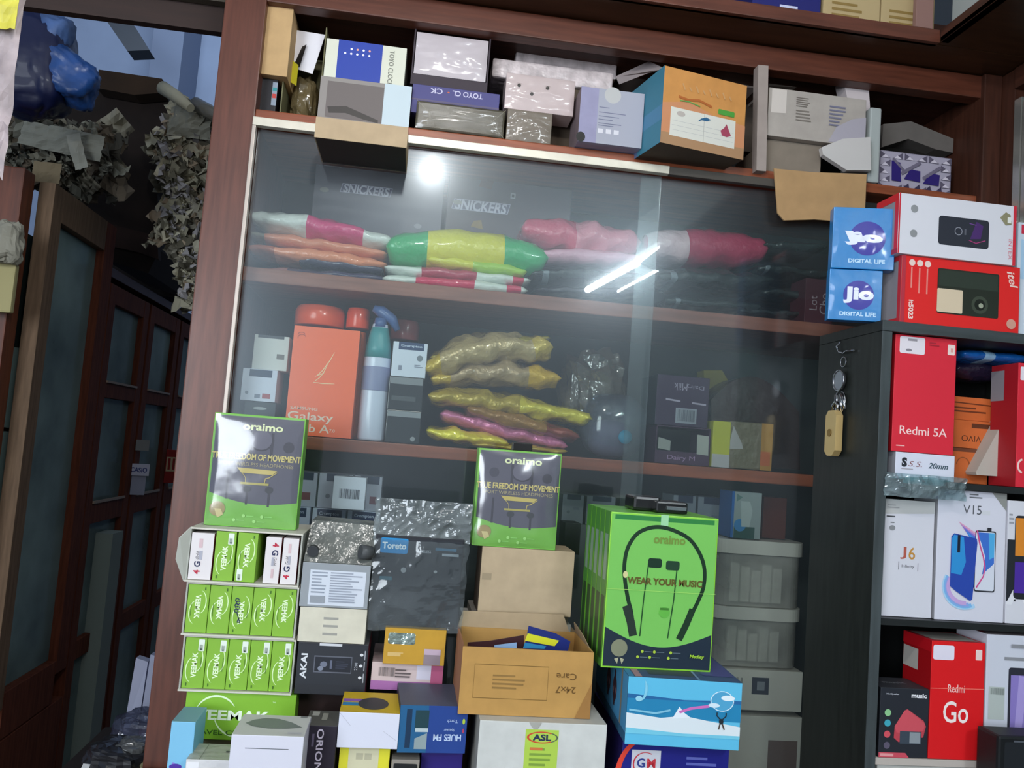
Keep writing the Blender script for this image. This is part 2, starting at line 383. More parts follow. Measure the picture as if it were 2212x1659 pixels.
# upper cabinets running round the inner corner
up = thing('upper_cabinet', 'overhanging upper cabinet of brown wood turning the corner above the shelves', 'cabinet', (0, 1.29, 2.3))
def upx(name, x0, x1, y0, y1, z0, z1, m): return MB().box(x0, x1, y0 - 1.29, y1 - 1.29, z0 - 2.3, z1 - 2.3, m, .001).build(name, up)
soff = mat('#3a2312', .32, wood=1, var=.3, spec=.5)
upx('soffit', -.36, 1.6, 1.292, 1.74, 2.302, 2.312, soff); upx('soffit', .845, 1.6, -.4, 1.291, 2.302, 2.312, soff)
upx('bottom_rail', -.36, .845, 1.285, 1.30, 2.302, 2.325, WOOD(1)); upx('bottom_rail', .845, .86, -.4, 1.284, 2.302, 2.325, DWOOD(3))
upx('side_glass', .862, .868, -.2, 1.28, 2.3255, 2.6, mat('#a4aaa6', .3)); upx('door_frame', .80, .832, 1.286, 1.296, 2.3255, 2.6, mat('#8b6a62', .5)); upx('shelf_back', -.36, 1.6, 1.72, 1.74, 2.313, 2.6, DWOOD(1))
# cards and a blue box standing on it
def cornerbox(nm, lb, x0, x1, y0, D, z0, z1, c, draw=None):
    b = Box(x1 - x0, D, z1 - z0, c)
    if draw: draw(b)
    return b.finish(nm, lb, 'box', (Vector(((x0 + x1) / 2, y0, z0)), (0, 0, 0)))
for k, (a, b_) in enumerate(((1777, 1900), (1903, 2018))):
    cornerbox('carton', ('faded yellow carton with brown print on the upper cabinet beside the blue box', 'faded yellow carton on the upper cabinet next to the corner frame')[k], at(a, 40, 1.31).x, at(b_, 40, 1.31).x, 1.31, .15, 2.3135, 2.42, '#b5a076',
              lambda b: b.fine(.15, .1, .8, .5, 4, '#8d7440', seed=3))
cornerbox('blue_box', 'dark blue box with white print at the edge of the upper cabinet', at(1625, 10, 1.31).x, at(1773, 10, 1.31).x, 1.31, .15, 2.3135, 2.40, '#1e2068', lambda b: b.fine(.4, .05, .8, .4, 2, '#c9cde8'))
# glass cabinet along the right wall
rc = thing('corner_glass_cabinet', 'right-hand wall cabinet with greenish glass and an aluminium door edge', 'cabinet', (1.02, 1.36, 0))
def rcx(name, x0, x1, y0, y1, z0, z1, m, bev=.001): return MB().box(x0 - 1.02, x1 - 1.02, y0 - 1.36, y1 - 1.36, z0, z1, m, bev).build(name, rc)
rcx('post', 1.022, 1.06, 1.33, 1.37, 1.0, 2.30, DWOOD(2)); rcx('door_edge', 1.012, 1.03, 1.300, 1.318, 1.0, 2.235, mat('#c9c9c2', .25, metal=.8)); rcx('door_edge', 1.012, 1.03, 1.283, 1.297, 1.0, 2.225, mat('#c9c9c2', .25, metal=.8))
rcx('top_rail', 1.02, 1.05, .2, 1.329, 2.262, 2.30, DWOOD(3))
rcx('glass_door', 1.032, 1.036, .2, 1.29, 1.0, 2.26, clear('green_glass', '#8fb5a8', .25, '#5c7c74', .05, .04))
rcx('inside_panel', 1.30, 1.32, .2, 1.37, 1.0, 2.30, mat('#4c625c', .7)); rcx('shelf', 1.04, 1.30, .2, 1.32, 2.04, 2.06, mat('#3d5049', .6))

# ------------------------------------------------------------------ top shelf goods
ST = 2.0755
def spk(c='#c9bda6', **k): return lambda cc: mat(cc, .7, var=.06, vscale=40)
KR = lambda cc: mat(cc, .75, var=.08, vscale=35)     # plain board
b0 = carton('small_box', 'small black box with coloured side under the upright tan carton', 'box', Qd(562, 168, 600, 172, 596, 235, 558, 230), 1.40, .12, '#15131a', lambda b: (b.rect(.72, .1, 1, .9, '#8c98a8'), b.rect(.75, .35, .98, .5, '#c03a34'), b.rect(.75, .6, .98, .72, '#2e8f93')), on=ST)
carton('carton', 'upright tan carton at the left end of the top shelf', 'box', Qd(572, 12, 636, 14, 618, 172, 562, 166), 1.385, .11, '#c6a374', mk=KR, on=b0)
olive = '#6e6b4c'
W_, H_, M_ = quad('olive', Qd(622, 50, 706, 58, 690, 243, 606, 232), 1.405, on=ST)
ob = Box(W_, .14, H_, {'F': olive}, mk=KR); ob.body.bm.clear(); ob.body.box(-W_ / 2, -W_ / 2 + .002, 0, .14, 0, H_ * .9, mat(olive, .7)); ob.body.box(W_ / 2 - .002, W_ / 2, 0, .14, 0, H_, mat(olive, .7)); ob.body.box(-W_ / 2 + .002, W_ / 2 - .002, .13, .14, 0, H_, mat(olive, .7)); ob.body.box(-W_ / 2 + .002, W_ / 2 - .002, 0, .13, 0, .002, mat(olive, .7))
ob.tgt('card').slab([(-W_ / 2 + .006, .03, H_ * .62), (W_ / 2 - .02, .02, H_ * .55), (W_ / 2 - .005, .02, H_ * .98), (-W_ / 2 + .006, .03, H_ * 1.02)], (0, .002, 0), mat('#e9e7ee', .6))
ob.tgt('card').slab([(-W_ / 2 + .012, .027, H_ * .66), (-W_ / 2 + .022, .019, H_ * .6), (-W_ / 2 + .03, .019, H_ * .85), (-W_ / 2 + .022, .026, H_ * .84)], (0, .0008, 0), mat('#15161c'))
ob.tgt('yellow_card').slab([(-W_ / 2 + .006, .022, H_ * .45), (-W_ / 2 + .02, .018, H_ * .4), (-W_ / 2 + .02, .018, H_ * .62), (-W_ / 2 + .006, .022, H_ * .68)], (0, .002, 0), mat('#c9c02a'))
ob.finish('open_box', 'tall open olive box with a white card flap and crumpled brown plastic', 'box', M_)

def sheet(name, label, cat, c, w, h, m, d=.02, amp=.006, freq=30, nx=22, nz=22, tilt=0, parent=None, cut=None, seed=0, solid=.0006, rot=0, yaw=0):
    """a crumpled sheet or bag skin hanging roughly upright around c"""
    b = MB(); g = {}
    for i in range(nx + 1):
        for j in range(nz + 1):
            u, v = i / nx - .5, j / nz - .5
            q = noise.noise(Vector((u * w * freq + seed, v * h * freq, seed * 1.7))); q2 = noise.noise(Vector((u * w * freq * 3 + seed, v * h * freq * 3, 5)))
            e = 1 + .05 * noise.noise(Vector((u * 6, v * 6, seed + 3)))
            x, z = u * w * e, v * h * e; y = amp * (abs(q) * 2 + abs(q2) * .8) + tilt * v * h - d * (math.cos(u * math.pi) * math.cos(v * math.pi)) * .5
            cr, sr = math.cos(rot), math.sin(rot); x, z = x * cr - z * sr, x * sr + z * cr
            g[i, j] = b.bm.verts.new(Vector((x * math.cos(yaw) - y * math.sin(yaw), y * math.cos(yaw) + x * math.sin(yaw), z)))
    k = b.mi(m)
    for i in range(nx):
        for j in range(nz):
            f = b.bm.faces.new((g[i, j], g[i + 1, j], g[i + 1, j + 1], g[i, j + 1])); f.material_index = k
    o = b.build(name, parent, c)
    if solid:
        s = o.modifiers.new('s', 'SOLIDIFY'); s.thickness = solid
    if label: tag(o, label, cat)
    return o
def blob(name, label, cat, c, sx, sy, sz, m, amp=.2, freq=3, seed=0, seg=(28, 20), crease=1, parent=None, rot=(0, 0, 0), flat=None):
    """a crumpled or soft closed bundle"""
    b = MB(); bmesh.ops.create_uvsphere(b.bm, u_segments=seg[0], v_segments=seg[1], radius=1); k = b.mi(m)
    for v in b.bm.verts:
        p = v.co.normalized(); f = 1 + amp * (noise.noise(p * freq + Vector((seed, 0, 0))) + crease * .6 * abs(noise.noise(p * freq * 2.7 + Vector((0, seed, 0)))))
        q = Vector([math.copysign(abs(x) ** .75, x) for x in p]) * f
        v.co = Vector((q.x * sx, q.y * sy, max(q.z * sz, -sz * .98)))
    for f in b.bm.faces: f.material_index = k; f.smooth = crease < 1
    o = b.build(name, parent, c); o.rotation_euler = rot
    if label: tag(o, label, cat)
    return o
crk = clear('brown_film', '#b9a67c', .6, '#8d7c58', .12, .06, bump=.9, bscale=25, scale=10)
c_ = at(648, 190, 1.40)
blob('plastic_wrap', 'crumpled brownish clear plastic stuffed in the olive open box', 'plastic', Vector((c_.x, 1.47, ST + .050)), .022, .035, .046, crk, .25, 2.2, 3)

def clockbox(b):
    b.rect(.15, .0, .70, 1, '#2540a0')
    for r, y in enumerate((.80, .68)):
        for k in range(5 - (r == 0)): b.ell(.24 + .075 * (k + (r == 0)), y, .014, None, ('#e0a090', '#e8e4ff')[r] if k % 2 else '#f4f4ff')
    b.text('TOYO CLOCK', .82, .44, .008, '#77776e', rot=-90, w=.062)
f1 = carton('carton', 'grey open-fronted box with a pale blue side panel under the blue and cream box', 'box', Qd(694, 165, 893, 186, 880, 274, 684, 252), 1.385, .16, {'F': '#8e8782', 'L': '#a59b84'}, lambda b: (b.rect(.08, .06, .70, .90, '#6b625f'), b.rect(.70, 0, 1, 1, '#c4d2d8'), b.poly([(.1, .3), (.3, .36), (.66, .12), (.66, .05), (.5, .1), (.3, .2), (.12, .16)], '#3d3733')), on=ST + .0)
carton('blue_box', 'blue and cream box with sideways lettering on the top shelf', 'box', Qd(704, 83, 879, 103, 873, 183, 701, 160), 1.395, .12, '#d8d8c6', clockbox, on=f1)
# the projecting tray; shade is painted into its dark underside colour
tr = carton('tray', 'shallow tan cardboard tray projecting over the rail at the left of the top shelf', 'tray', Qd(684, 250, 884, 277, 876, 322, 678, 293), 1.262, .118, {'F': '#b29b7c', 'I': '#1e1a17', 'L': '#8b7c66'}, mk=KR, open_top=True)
dk = '#3a3038'
W_, H_, M_ = quad('darktray', Qd(888, 66, 1062, 86, 1052, 200, 893, 186), 1.385, on=2.0755 + .052)
b = Box(W_, .14, H_, {'F': dk}); b.body.bm.clear()
for x0, x1, z0, z1 in ((-W_ / 2, -W_ / 2 + .0025, 0, H_), (W_ / 2 - .0025, W_ / 2, 0, H_ * .8)): b.body.box(x0, x1, 0, .14, z0, z1, mat(dk, .6))
b.body.box(-W_ / 2 + .0026, W_ / 2 - .0026, 0, .14, 0, .018, mat(dk, .6)); b.body.box(-W_ / 2 + .0026, W_ / 2 - .0026, .137, .14, .0181, H_, mat(dk, .6))
dtray = b; M_[0].y = 1.385
f4 = carton('flat_box', 'flat purple-blue box with upside-down lettering beneath the white foil box', 'box', Qd(892, 184, 1080, 200, 1078, 236, 889, 216), 1.392, .15, '#47457c',
            lambda b: (b.text('TOYO CL', .63, .70, .0095, '#c9c6dc', rot=180, w=.052, bold=.02), b.ell(.41, .70, .013, None, '#d96a3c'), b.text('CK', .27, .70, .0095, '#c9c6dc', rot=180, w=.022, bold=.02), b.rect(0, .0, 1, .1, '#5d5470')), on=2.0755 + .0335)
f5 = carton('wrapped_packet', 'shiny brown film-wrapped packet on the rail under the flat purple box', 'packet', Qd(900, 216, 1092, 238, 1088, 306, 896, 280), 1.375, .15, '#4e4735', lambda b: (b.line([(0, 1), (.16, .55), (.16, .45), (0, 0)], .0008, '#7d7660'), b.line([(1, 1), (.84, .5), (1, 0)], .0008, '#7d7660'), b.line([(.16, .5), (.84, .5)], .0005, '#6b644e'), b.film(.010, 'clear_wrap', sd=5, amp=.004)), on=ST, mk=lambda c: mat(c, .12, coat=1, bump=.6, bscale=9), bev=.004)
dtray.finish('open_box', 'dark purple open tray holding the white foil box', 'box', (Vector((M_[0].x, 1.395, f4.top() + .0006)), (0, 0, 0)))
W2, H2, M2 = quad('foil', Qd(902, 68, 1059, 86, 1053, 176, 898, 158), 1.388)
Box(min(W2, dtray.W - .007), .13, H2, '#c3b9bd', mk=lambda c: mat(c, .3, coat=.3)).film(.005, 'clear_wrap', sd=12, amp=.005).finish('white_box', 'white foil-wrapped box with bright glints on the top shelf', 'box', (Vector((dtray.loc.x, 1.3945, dtray.loc.z + .0186)), (0, 0, 0)))
f7 = carton('carton', 'brown-grey box in shiny film below the white box with three dots', 'box', Qd(1097, 232, 1194, 248, 1188, 320, 1092, 304), 1.378, .05, '#6f6354', lambda b: (b.film(.004, 'clear_wrap', sd=31, amp=.005)), mk=lambda c: mat(c, .25, coat=.6), on=ST)
def dots(b):
    b.film(.004, 'clear_wrap', sd=21, amp=.005)
    for u, v in ((.19, .68), (.38, .48), (.60, .70)): b.ell(u, v, .026, None, '#2c2620'); b.line([(u - .03, v + .06), (u + .04, v + .05)], .0006, '#8d8078')
carton('white_box', 'pinkish white wrapped box with three dark dots', 'box', Qd(1096, 153, 1245, 179, 1235, 262, 1088, 236), 1.380, .052, '#c8b6b4', dots, mk=lambda c: mat(c, .25, coat=.5), on=f7)
# silver wrapped bundles behind
sil = lambda c: mat('#c9bdbd', .25, bump=.8, bscale=30, var=.3, vscale=40)
W_, H_, M_ = quad('silver', Qd(1068, 120, 1330, 165, 1325, 205, 1064, 158), 1.50)
bs = []
zb = 2.0755
sup = carton('carton', 'plain brown carton hidden under the silver taped packets', 'box', Qd(1105, 175, 1330, 205, 1325, 300, 1100, 270), 1.445, .13, '#54473a', mk=KR, on=ST)
s1 = carton('wrapped_packet', 'long silver taped packet lying behind the three-dot box', 'packet', Qd(1066, 122, 1326, 160, 1322, 196, 1062, 156), 1.435, .12, '#a89d9d', None, on=sup, mk=sil, bev=.004)
carton('wrapped_packet', 'upper silver taped packet lying on the other behind the lavender box', 'packet', Qd(1118, 100, 1335, 142, 1330, 165, 1112, 125), 1.46, .09, '#a19696', None, on=s1, mk=sil, bev=.004)
def lav(b):
    b.rect(.28, .0, 1, 1, '#a3a4b0'); b.ell(.50, .90, .13, None, '#b9b8b6', n=30)
    for k, (v, w) in enumerate(((.66, .16), (.57, .42), (.50, .32), (.44, .22), (.37, .36), (.33, .24))): b.rect(.30, v - .007, .30 + w, v + .007, '#6f7288')
    for k in range(3): b.rect(.30 + k * .125, .19, .30 + k * .125 + .08, .27, '#d6d4da')
    b.ell(.04, .08, .07, .09, '#15120f')
carton('carton', 'lavender and grey box with a pale circle and lines of print, torn at one corner', 'box', Qd(1256, 183, 1393, 206, 1383, 342, 1247, 320), 1.345, .085, {'F': '#9794b0', 'L': '#7d6d70', 'T': '#4a4440'}, lav, mk=KR, on=ST)
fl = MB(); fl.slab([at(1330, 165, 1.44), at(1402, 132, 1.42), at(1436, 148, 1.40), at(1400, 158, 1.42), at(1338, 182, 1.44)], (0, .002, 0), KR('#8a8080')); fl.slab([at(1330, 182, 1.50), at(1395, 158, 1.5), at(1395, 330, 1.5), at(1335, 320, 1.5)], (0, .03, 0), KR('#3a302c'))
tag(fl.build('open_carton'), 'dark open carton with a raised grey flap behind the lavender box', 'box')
def orange(b):
    b.rect(0, 0, 1, .15, '#a98360'); b.poly([(.0, .15), (.0, .52), (.3, .60), (.6, .50), (1, .45), (1, .15)], '#c98a62')
    b.rect(.10, .12, .88, .49, '#d9d8ce', part='card'); b.line([(.50, .12), (.50, .49)], .0012, '#b9b8b0', part='card')
    for v in (.2, .26, .32): b.line([(.12, v), (.86, v)], .0004, '#a4a6a8', part='card')
    b.ell(.22, .42, .05, .035, '#b9b0a8', part='card'); b.poly([(.42, .37), (.46, .42), (.52, .45), (.58, .43), (.53, .40), (.47, .40)], '#2c5f86', part='card'); b.poly([(.72, .26), (.70, .32), (.74, .36), (.77, .42), (.80, .35), (.83, .28), (.78, .25)], '#a4455c', part='card')
    b.rrect(.66, .53, .86, .60, .002, '#4c9a3c'); b.line([(.18, .64), (.30, .62), (.42, .65), (.58, .60)], .004, '#b0622c')
    b.line([(.2, .59), (.3, .60), (.44, .57)], .002, '#5f9a4c')
    for k in range(8): b.line([(.22 + k * .08, .82 - (k % 2) * .03), (.25 + k * .08, .74)], .0025, '#c79a68')
    b.rect(0, 0, 1, 1, '#3f7f95', 'L'); b.rect(.0, .0, .5, .55, '#5c6f94', 'L'); b.rect(.55, .3, 1, .5, '#4f86a8', 'L')
carton('carton', 'large orange carton with a white picture card and a teal side', 'box', Qd(1441, 141, 1621, 188, 1597, 361, 1420, 326), 1.30, .16, {'F': '#c98d4c', 'L': '#3f7f95', 'B': '#4b3d30'}, orange, mk=KR, yaw=12, roll=0, on=2.066)
def torn(b):
    b.poly([(.03, .48), (.03, .98), (.18, .98), (.18, .50)], '#cfc6be'); b.fine(.28, .66, .46, .88, 5, '#6d655e', seed=4); b.fine(.28, .36, .44, .62, 4, '#7a726a', seed=5); b.fine(.62, .34, .80, .80, 6, '#76758a', seed=6)
    b.poly([(.62, .02), (1, .05), (1, .62), (.86, .55), (.7, .35)], '#a9a4ae')
g0 = carton('carton', 'torn greyish carton lying at the bottom of the white box', 'box', Qd(1655, 300, 1775, 315, 1772, 372, 1652, 356), 1.38, .14, '#82776a', None, mk=KR, on=ST)
w0 = MB(); q_ = [(1775, 318), (1820, 300), (1880, 296), (1882, 368), (1830, 368), (1778, 334)]
w0.slab([at(x, y, 1.352) for x, y in q_], (0, .011, 0), mat('#c9c5c2', .3)); q_ = [(1820, 165), (1874, 152), (1884, 300), (1840, 300), (1832, 220)]
w0.slab([at(x, y, 1.40) for x, y in q_], (0, .03, 0), mat('#cdc3c4', .4))
tag(w0.build('white_box'), 'white box standing behind the torn printed flap', 'box')
carton('carton', 'grey torn carton covered in small print with curled flaps', 'box', Qd(1661, 190, 1872, 214, 1868, 298, 1657, 296), 1.365, .03, {'F': '#aaa29a', 'L': '#8d8379', 'T': '#a79b90'}, torn, mk=KR, on=g0.top() + .0)
p = MB(); A = [at(x, y, 1.355) for x, y in ((1638, 140), (1660, 142), (1655, 370), (1634, 368))]; p.slab(A, (0, .02, 0), KR('#9c9089'))
tag(p.build('cardboard_strip'), 'narrow grey carton edge standing between the orange carton and the torn carton', 'cardboard')
p = MB(); A = [at(x, y, 1.47) for x, y in ((1548, 140), (1638, 152), (1636, 190), (1560, 185))]; p.slab(A, (0, .1, 0), KR('#b5a7a0'))
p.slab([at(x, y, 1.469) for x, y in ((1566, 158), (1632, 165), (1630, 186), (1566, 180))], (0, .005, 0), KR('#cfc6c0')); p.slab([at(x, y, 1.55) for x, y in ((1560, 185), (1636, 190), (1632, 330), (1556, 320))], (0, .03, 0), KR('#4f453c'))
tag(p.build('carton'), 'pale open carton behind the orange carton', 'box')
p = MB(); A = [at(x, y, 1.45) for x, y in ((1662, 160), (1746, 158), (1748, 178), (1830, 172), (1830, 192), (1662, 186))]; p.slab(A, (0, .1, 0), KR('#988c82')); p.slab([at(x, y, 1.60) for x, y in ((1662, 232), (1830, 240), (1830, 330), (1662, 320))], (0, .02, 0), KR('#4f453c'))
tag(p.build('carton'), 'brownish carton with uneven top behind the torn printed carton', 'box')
p = MB(); A = [at(x, y, 1.352) for x, y in ((1672, 364), (1758, 372), (1872, 376), (1868, 470), (1812, 478), (1760, 474), (1694, 476), (1680, 460))]; p.slab(A, (0, .003, 0), KR('#b08d62'))
tag(p.build('cardboard_flap'), 'tan cardboard flap hanging over the rail beside the blue cube boxes', 'cardboard')
carton('board', 'pale green-white padded board standing beside the white box', 'board', Qd(1882, 231, 1906, 234, 1897, 406, 1873, 403), 1.37, .10, '#a9b0ae', None, on=ST, bev=.003)
def geo(b):
    rr = random.Random(5); b.rect(.02, .02, .98, .98, '#a9a3b4')
    for i in range(6):
        for j in range(5):
            u, v = i / 6, j / 5
            if 1 <= i <= 4 and 1 <= j <= 3: continue
            b.poly([(u + .01, v + .01), (u + .155, v + .01), (u + (.01, .155)[(i + j) % 2], v + .18)], '#5c5668'); b.poly([(u + .03, v + .02), (u + .14, v + .02), (u + .08, v + .10)], '#d0cad6')
    for t in ([(.17, .25), (.30, .24), (.28, .72), (.16, .75)], [(.34, .32), (.56, .28), (.56, .56), (.42, .58)], [(.60, .26), (.82, .24), (.83, .52), (.70, .55)]): b.poly(t, '#2b1c6b')
    b.line([(.30, .45), (.56, .78)], .006, '#6f697c'); b.line([(.60, .38), (.84, .72)], .006, '#6f697c'); b.line([(.18, .8), (.36, .48)], .005, '#6f697c')
    for k in range(4): b.poly([(.3 + k * .15, .05), (.42 + k * .15, .05), (.40 + k * .15, .22)], '#3a334e')
gb = carton('patterned_box', 'purple and white triangle-patterned box at the right end of the top shelf', 'box', Qd(1903, 322, 2056, 344, 2052, 430, 1893, 412), 1.40, .14, {'F': '#8a8496', 'T': '#15131a'}, geo, on=ST)
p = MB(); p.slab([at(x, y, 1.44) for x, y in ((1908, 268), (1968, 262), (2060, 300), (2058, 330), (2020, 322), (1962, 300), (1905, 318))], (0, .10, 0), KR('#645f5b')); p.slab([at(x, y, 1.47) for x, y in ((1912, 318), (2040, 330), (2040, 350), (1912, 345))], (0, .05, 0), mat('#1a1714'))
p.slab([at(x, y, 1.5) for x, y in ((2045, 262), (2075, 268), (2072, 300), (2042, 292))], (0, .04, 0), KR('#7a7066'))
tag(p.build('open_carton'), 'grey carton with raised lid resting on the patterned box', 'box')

# ------------------------------------------------------------------ behind the glass, upper shelf
S1, S2 = 1.8196, 1.5486
def snick(sz, u, v, logo=True):
    def d(b):
        W, H = b.W, b.H; sk = .012
        pts = [(-.5, -.5), (.46, -.5), (.5, .5), (-.46, .5)]; l, h = sz
        b.poly([(u + (x * l) / W, v + y * h / H) for x, y in pts], '#c9c4da', part='logo'); b.poly([(u + (x * l * .975) / W, v + y * h * .87 / H) for x, y in pts], '#6f6a84', part='logo')
        b.text('SNICKERS', u, v, h * .62, '#dcd8ea', part='logo', bold=.03, w=l * .88, shear=.15)
        b.ell(.08, .62, .035, .03, '#9c9890'); b.ell(.82, .30, .03, .03, '#9c9aa4')
    return d
gy = '#77727e'
sa = carton('display_box', 'dark grey chocolate display box with the smaller slanted logo', 'box', Qd(684, 340, 962, 372, 948, 545, 668, 520), 1.57, .09, gy, lambda b: (snick((.098, .028), .40, .67)(b), b.fine(.06, .90, .2, .96, 2, '#a9a6b2')), on=S1)
sb = carton('display_box', 'dark brown chocolate display box with the larger slanted logo', 'box', Qd(975, 372, 1240, 405, 1222, 560, 955, 540), 1.55, .10, '#64595f', lambda b: (snick((.112, .034), .27, .60)(b), b.rect(.50, .75, .54, .82, '#b5b3b8'), b.rect(.51, .765, .53, .805, '#4a4648'), b.poly([(.24, .86), (.34, .84), (.36, .97), (.26, .98)], '#6d4a40'), b.poly([(.2, .32), (.3, .3), (.28, .42), (.22, .40)], '#8f7344')), on=S1)
def packet(name, label, a, b_, h, Y, c1, bands=(), D=.10, rough=.22, puff=1, amp=.25, group=None, on=None, crimp=1, metal=0, sag=0, film=None, tz=0):
    """pillow-shaped packet whose near long edge runs between two picture points"""
    A, B = at(*a, Y), at(*b_, Y); c = (A + B) / 2; Lx = (B - A).length; ang = math.atan2(B.z - A.z, B.x - A.x); hh = h * (1.2 if amp < .4 else 1.12 if metal else .8) / FOC * Y
    M = MB(); nx, nv = 40, 20; rings = []; sd = random.random() * 50
    for i in range(nx + 1):
        u = i / nx; e = min(1, math.sin(math.pi * min(max(u, .0), 1)) ** .20) if crimp else 1; e = max(e, .14)
        ring = []
        for j in range(nv):
            t = 2 * math.pi * j / nv; cy, cz = math.cos(t), math.sin(t)
            y = math.copysign(abs(cy) ** .7, cy) * D / 2 * (.86 + .14 * e); z = math.copysign(abs(cz) ** .9, cz) * hh / 2 * e * puff
            n = noise.noise(Vector((u * Lx * 38 + sd, y * 30, z * 90 + (7 if cz > 0 else 0)))); n2 = abs(noise.noise(Vector((u * Lx * 28 + sd, y * 14, 3))))
            z *= 1 + amp * n * 1.2; y *= 1 + amp * n * .25; zz = z + sag * math.sin(math.pi * u) * hh - amp * n2 * hh * .3
            ring.append(M.bm.verts.new((-Lx / 2 + u * Lx + amp * .004 * n, y + D / 2, zz)))
        rings.append(ring)
    mk = lambda c: c if not isinstance(c, str) else mat(c, rough, metal=metal, coat=.5, bump=.35 if amp < .4 else .9, bscale=70 if amp < .4 else 42)
    for i in range(nx):
        u = (i + .5) / nx; c_i = c1
        for u0, u1, cc in bands:
            if u0 <= u < u1: c_i = cc
        k = M.mi(mk(c_i))
        for j in range(nv):
            f = M.bm.faces.new((rings[i][j], rings[i][(j + 1) % nv], rings[i + 1][(j + 1) % nv], rings[i + 1][j])); f.material_index = k; f.smooth = True
    for g in (rings[0], rings[-1]): M.bm.faces.new(g)
    o = M.build(name); o.location = (c.x, Y, c.z); o.rotation_euler = (0, -ang, 0)
    return tag(o, label, 'packet', group)
wht, org, prp, grn, yel = '#dfe6e0', '#e8916a', '#4a4258', '#2f9a63', '#b5b43a'
pk = 'snack_packet'
packet(pk, 'dark purple packet lying lowest under the orange packets', (548, 582), (830, 600), 26, 1.42, prp, ((0, .25, '#9a6a68'), (.6, 1, '#3c3a58')), D=.12)
packet(pk, 'dark packet with purple end above the lowest one', (640, 556), (828, 580), 24, 1.43, '#45455c', D=.12)
packet(pk, 'lower orange packet at the left end of the upper glass shelf', (530, 530), (835, 568), 30, 1.425, org, ((0, .2, '#b0593c'),), D=.13)
packet(pk, 'upper orange packet under the white packet', (532, 500), (836, 545), 28, 1.43, '#e08c6c', ((0, .12, '#8b8474'),), D=.13)
packet(pk, 'white packet with a pink band topmost on the orange packets', (535, 462), (846, 516), 44, 1.425, '#dcdfdb', ((.40, .80, '#d83a78'),), D=.13, sag=.1)
packet(pk, 'lower white and red packet below the green packets', (826, 598), (1142, 624), 28, 1.41, wht, ((.22, .62, '#d8305c'), (.86, .95, '#d8305c')), D=.12)
packet(pk, 'upper white and red packet just under the thin green packet', (830, 574), (1148, 604), 26, 1.42, wht, ((.24, .62, '#b8455e'), (.88, .96, '#d8305c')), D=.12)
packet(pk, 'thin yellow-green packet under the big green packet', (925, 556), (1140, 585), 30, 1.42, '#a8d24c', ((.0, .45, '#dcd840'),), D=.12)
packet(pk, 'big green packet with a wide yellow middle', (834, 528), (1186, 555), 78, 1.415, '#2ab06a', ((.24, .73, '#e0d93a'),), D=.12, amp=.12, sag=.12)
packet(pk, 'lower pink packet with silvery folds left of the door overlap', (1160, 545), (1390, 555), 34, 1.42, '#dca6ba', D=.12)
packet(pk, 'crumpled pink-red packet on the upper glass shelf', (1130, 488), (1388, 520), 66, 1.425, '#d88496', ((0, .45, '#d0506e'),), D=.12, amp=.35)
packet(pk, 'pink packet with pale label crossing the door overlap', (1395, 520), (1665, 532), 74, 1.43, '#b8385c', ((.02, .36, '#e0c4cc'),), D=.12, amp=.15)
rr = random.Random(11)
dks = [('dark packet with glints under the pink-red packet', 1150, 588, 1390, 592, 40), ('dark purple packet on the shelf right of the white and red packets', 1155, 622, 1400, 630, 34), ('wide dark green packet right of the door overlap', 1425, 590, 1680, 602, 56), ('dark packet with a small white tag on the shelf board', 1440, 645, 1650, 662, 40), ('black packet below the hanging tan flap', 1640, 575, 1800, 590, 40), ('dark maroon packet near the shelf end', 1650, 625, 1800, 640, 36), ('lowest dark maroon packet by the blue cube boxes', 1600, 668, 1745, 678, 26), ('olive grey packet in shadow under the hanging tan flap', 1655, 525, 1790, 532, 34)]
for lb, x0, y0, x1, y1, h in dks: packet(pk, lb, (x0, y0), (x1, y1), h, 1.42 + rr.random() * .02, rr.choice(('#2c3436', '#2b2630', '#273233')), ((.1, .16, '#76828a'),) if h > 38 else (), D=.13, amp=.4)
carton('maroon_box', 'maroon box with upright lettering beside the blue cube boxes', 'box', Qd(1740, 600, 1800, 606, 1798, 698, 1738, 692), 1.41, .06, '#4a2430', lambda b: (b.text('Lot', .3, .45, .014, '#9a8a92', rot=90), b.text('Cho', .68, .45, .016, '#9a8a92', rot=90)), on=S1)

# ------------------------------------------------------------------ behind the glass, middle shelf
bl = carton('bulb_box', 'black lamp box on the shelf beneath the two white lamp boxes at the cabinet side', 'box', Qd(528, 866, 596, 870, 590, 945, 522, 942), 1.42, .07, '#2b2f34', lambda b: (b.rrect(.02, .05, .98, .98, .004, '#343a40'), b.ell(.5, .78, .22, .05, '#9aa0a2', part='hang_hole')), on=S2)
bl2 = carton('bulb_box', 'white lamp box with a red stamp standing on the black one', 'box', Qd(525, 795, 600, 800, 594, 866, 519, 860), 1.42, .07, '#cfd3e6', lambda b: (b.rect(.2, .76, .85, .98, '#2c3a58'), b.rect(.62, .1, .85, .25, '#a8545c'), b.rect(.4, .1, .56, .22, '#80869a'), b.ell(.17, .25, .05, None, '#7f8594')), on=bl)
carton('bulb_box', 'white lamp box with a grey stamp topmost at the cabinet side', 'box', Qd(550, 722, 626, 728, 620, 790, 545, 785), 1.43, .07, '#cfd0ce', lambda b: (b.rect(.1, .9, .85, 1, '#3c4048'), b.rect(.68, .2, .9, .38, '#75706e')), on=bl2)
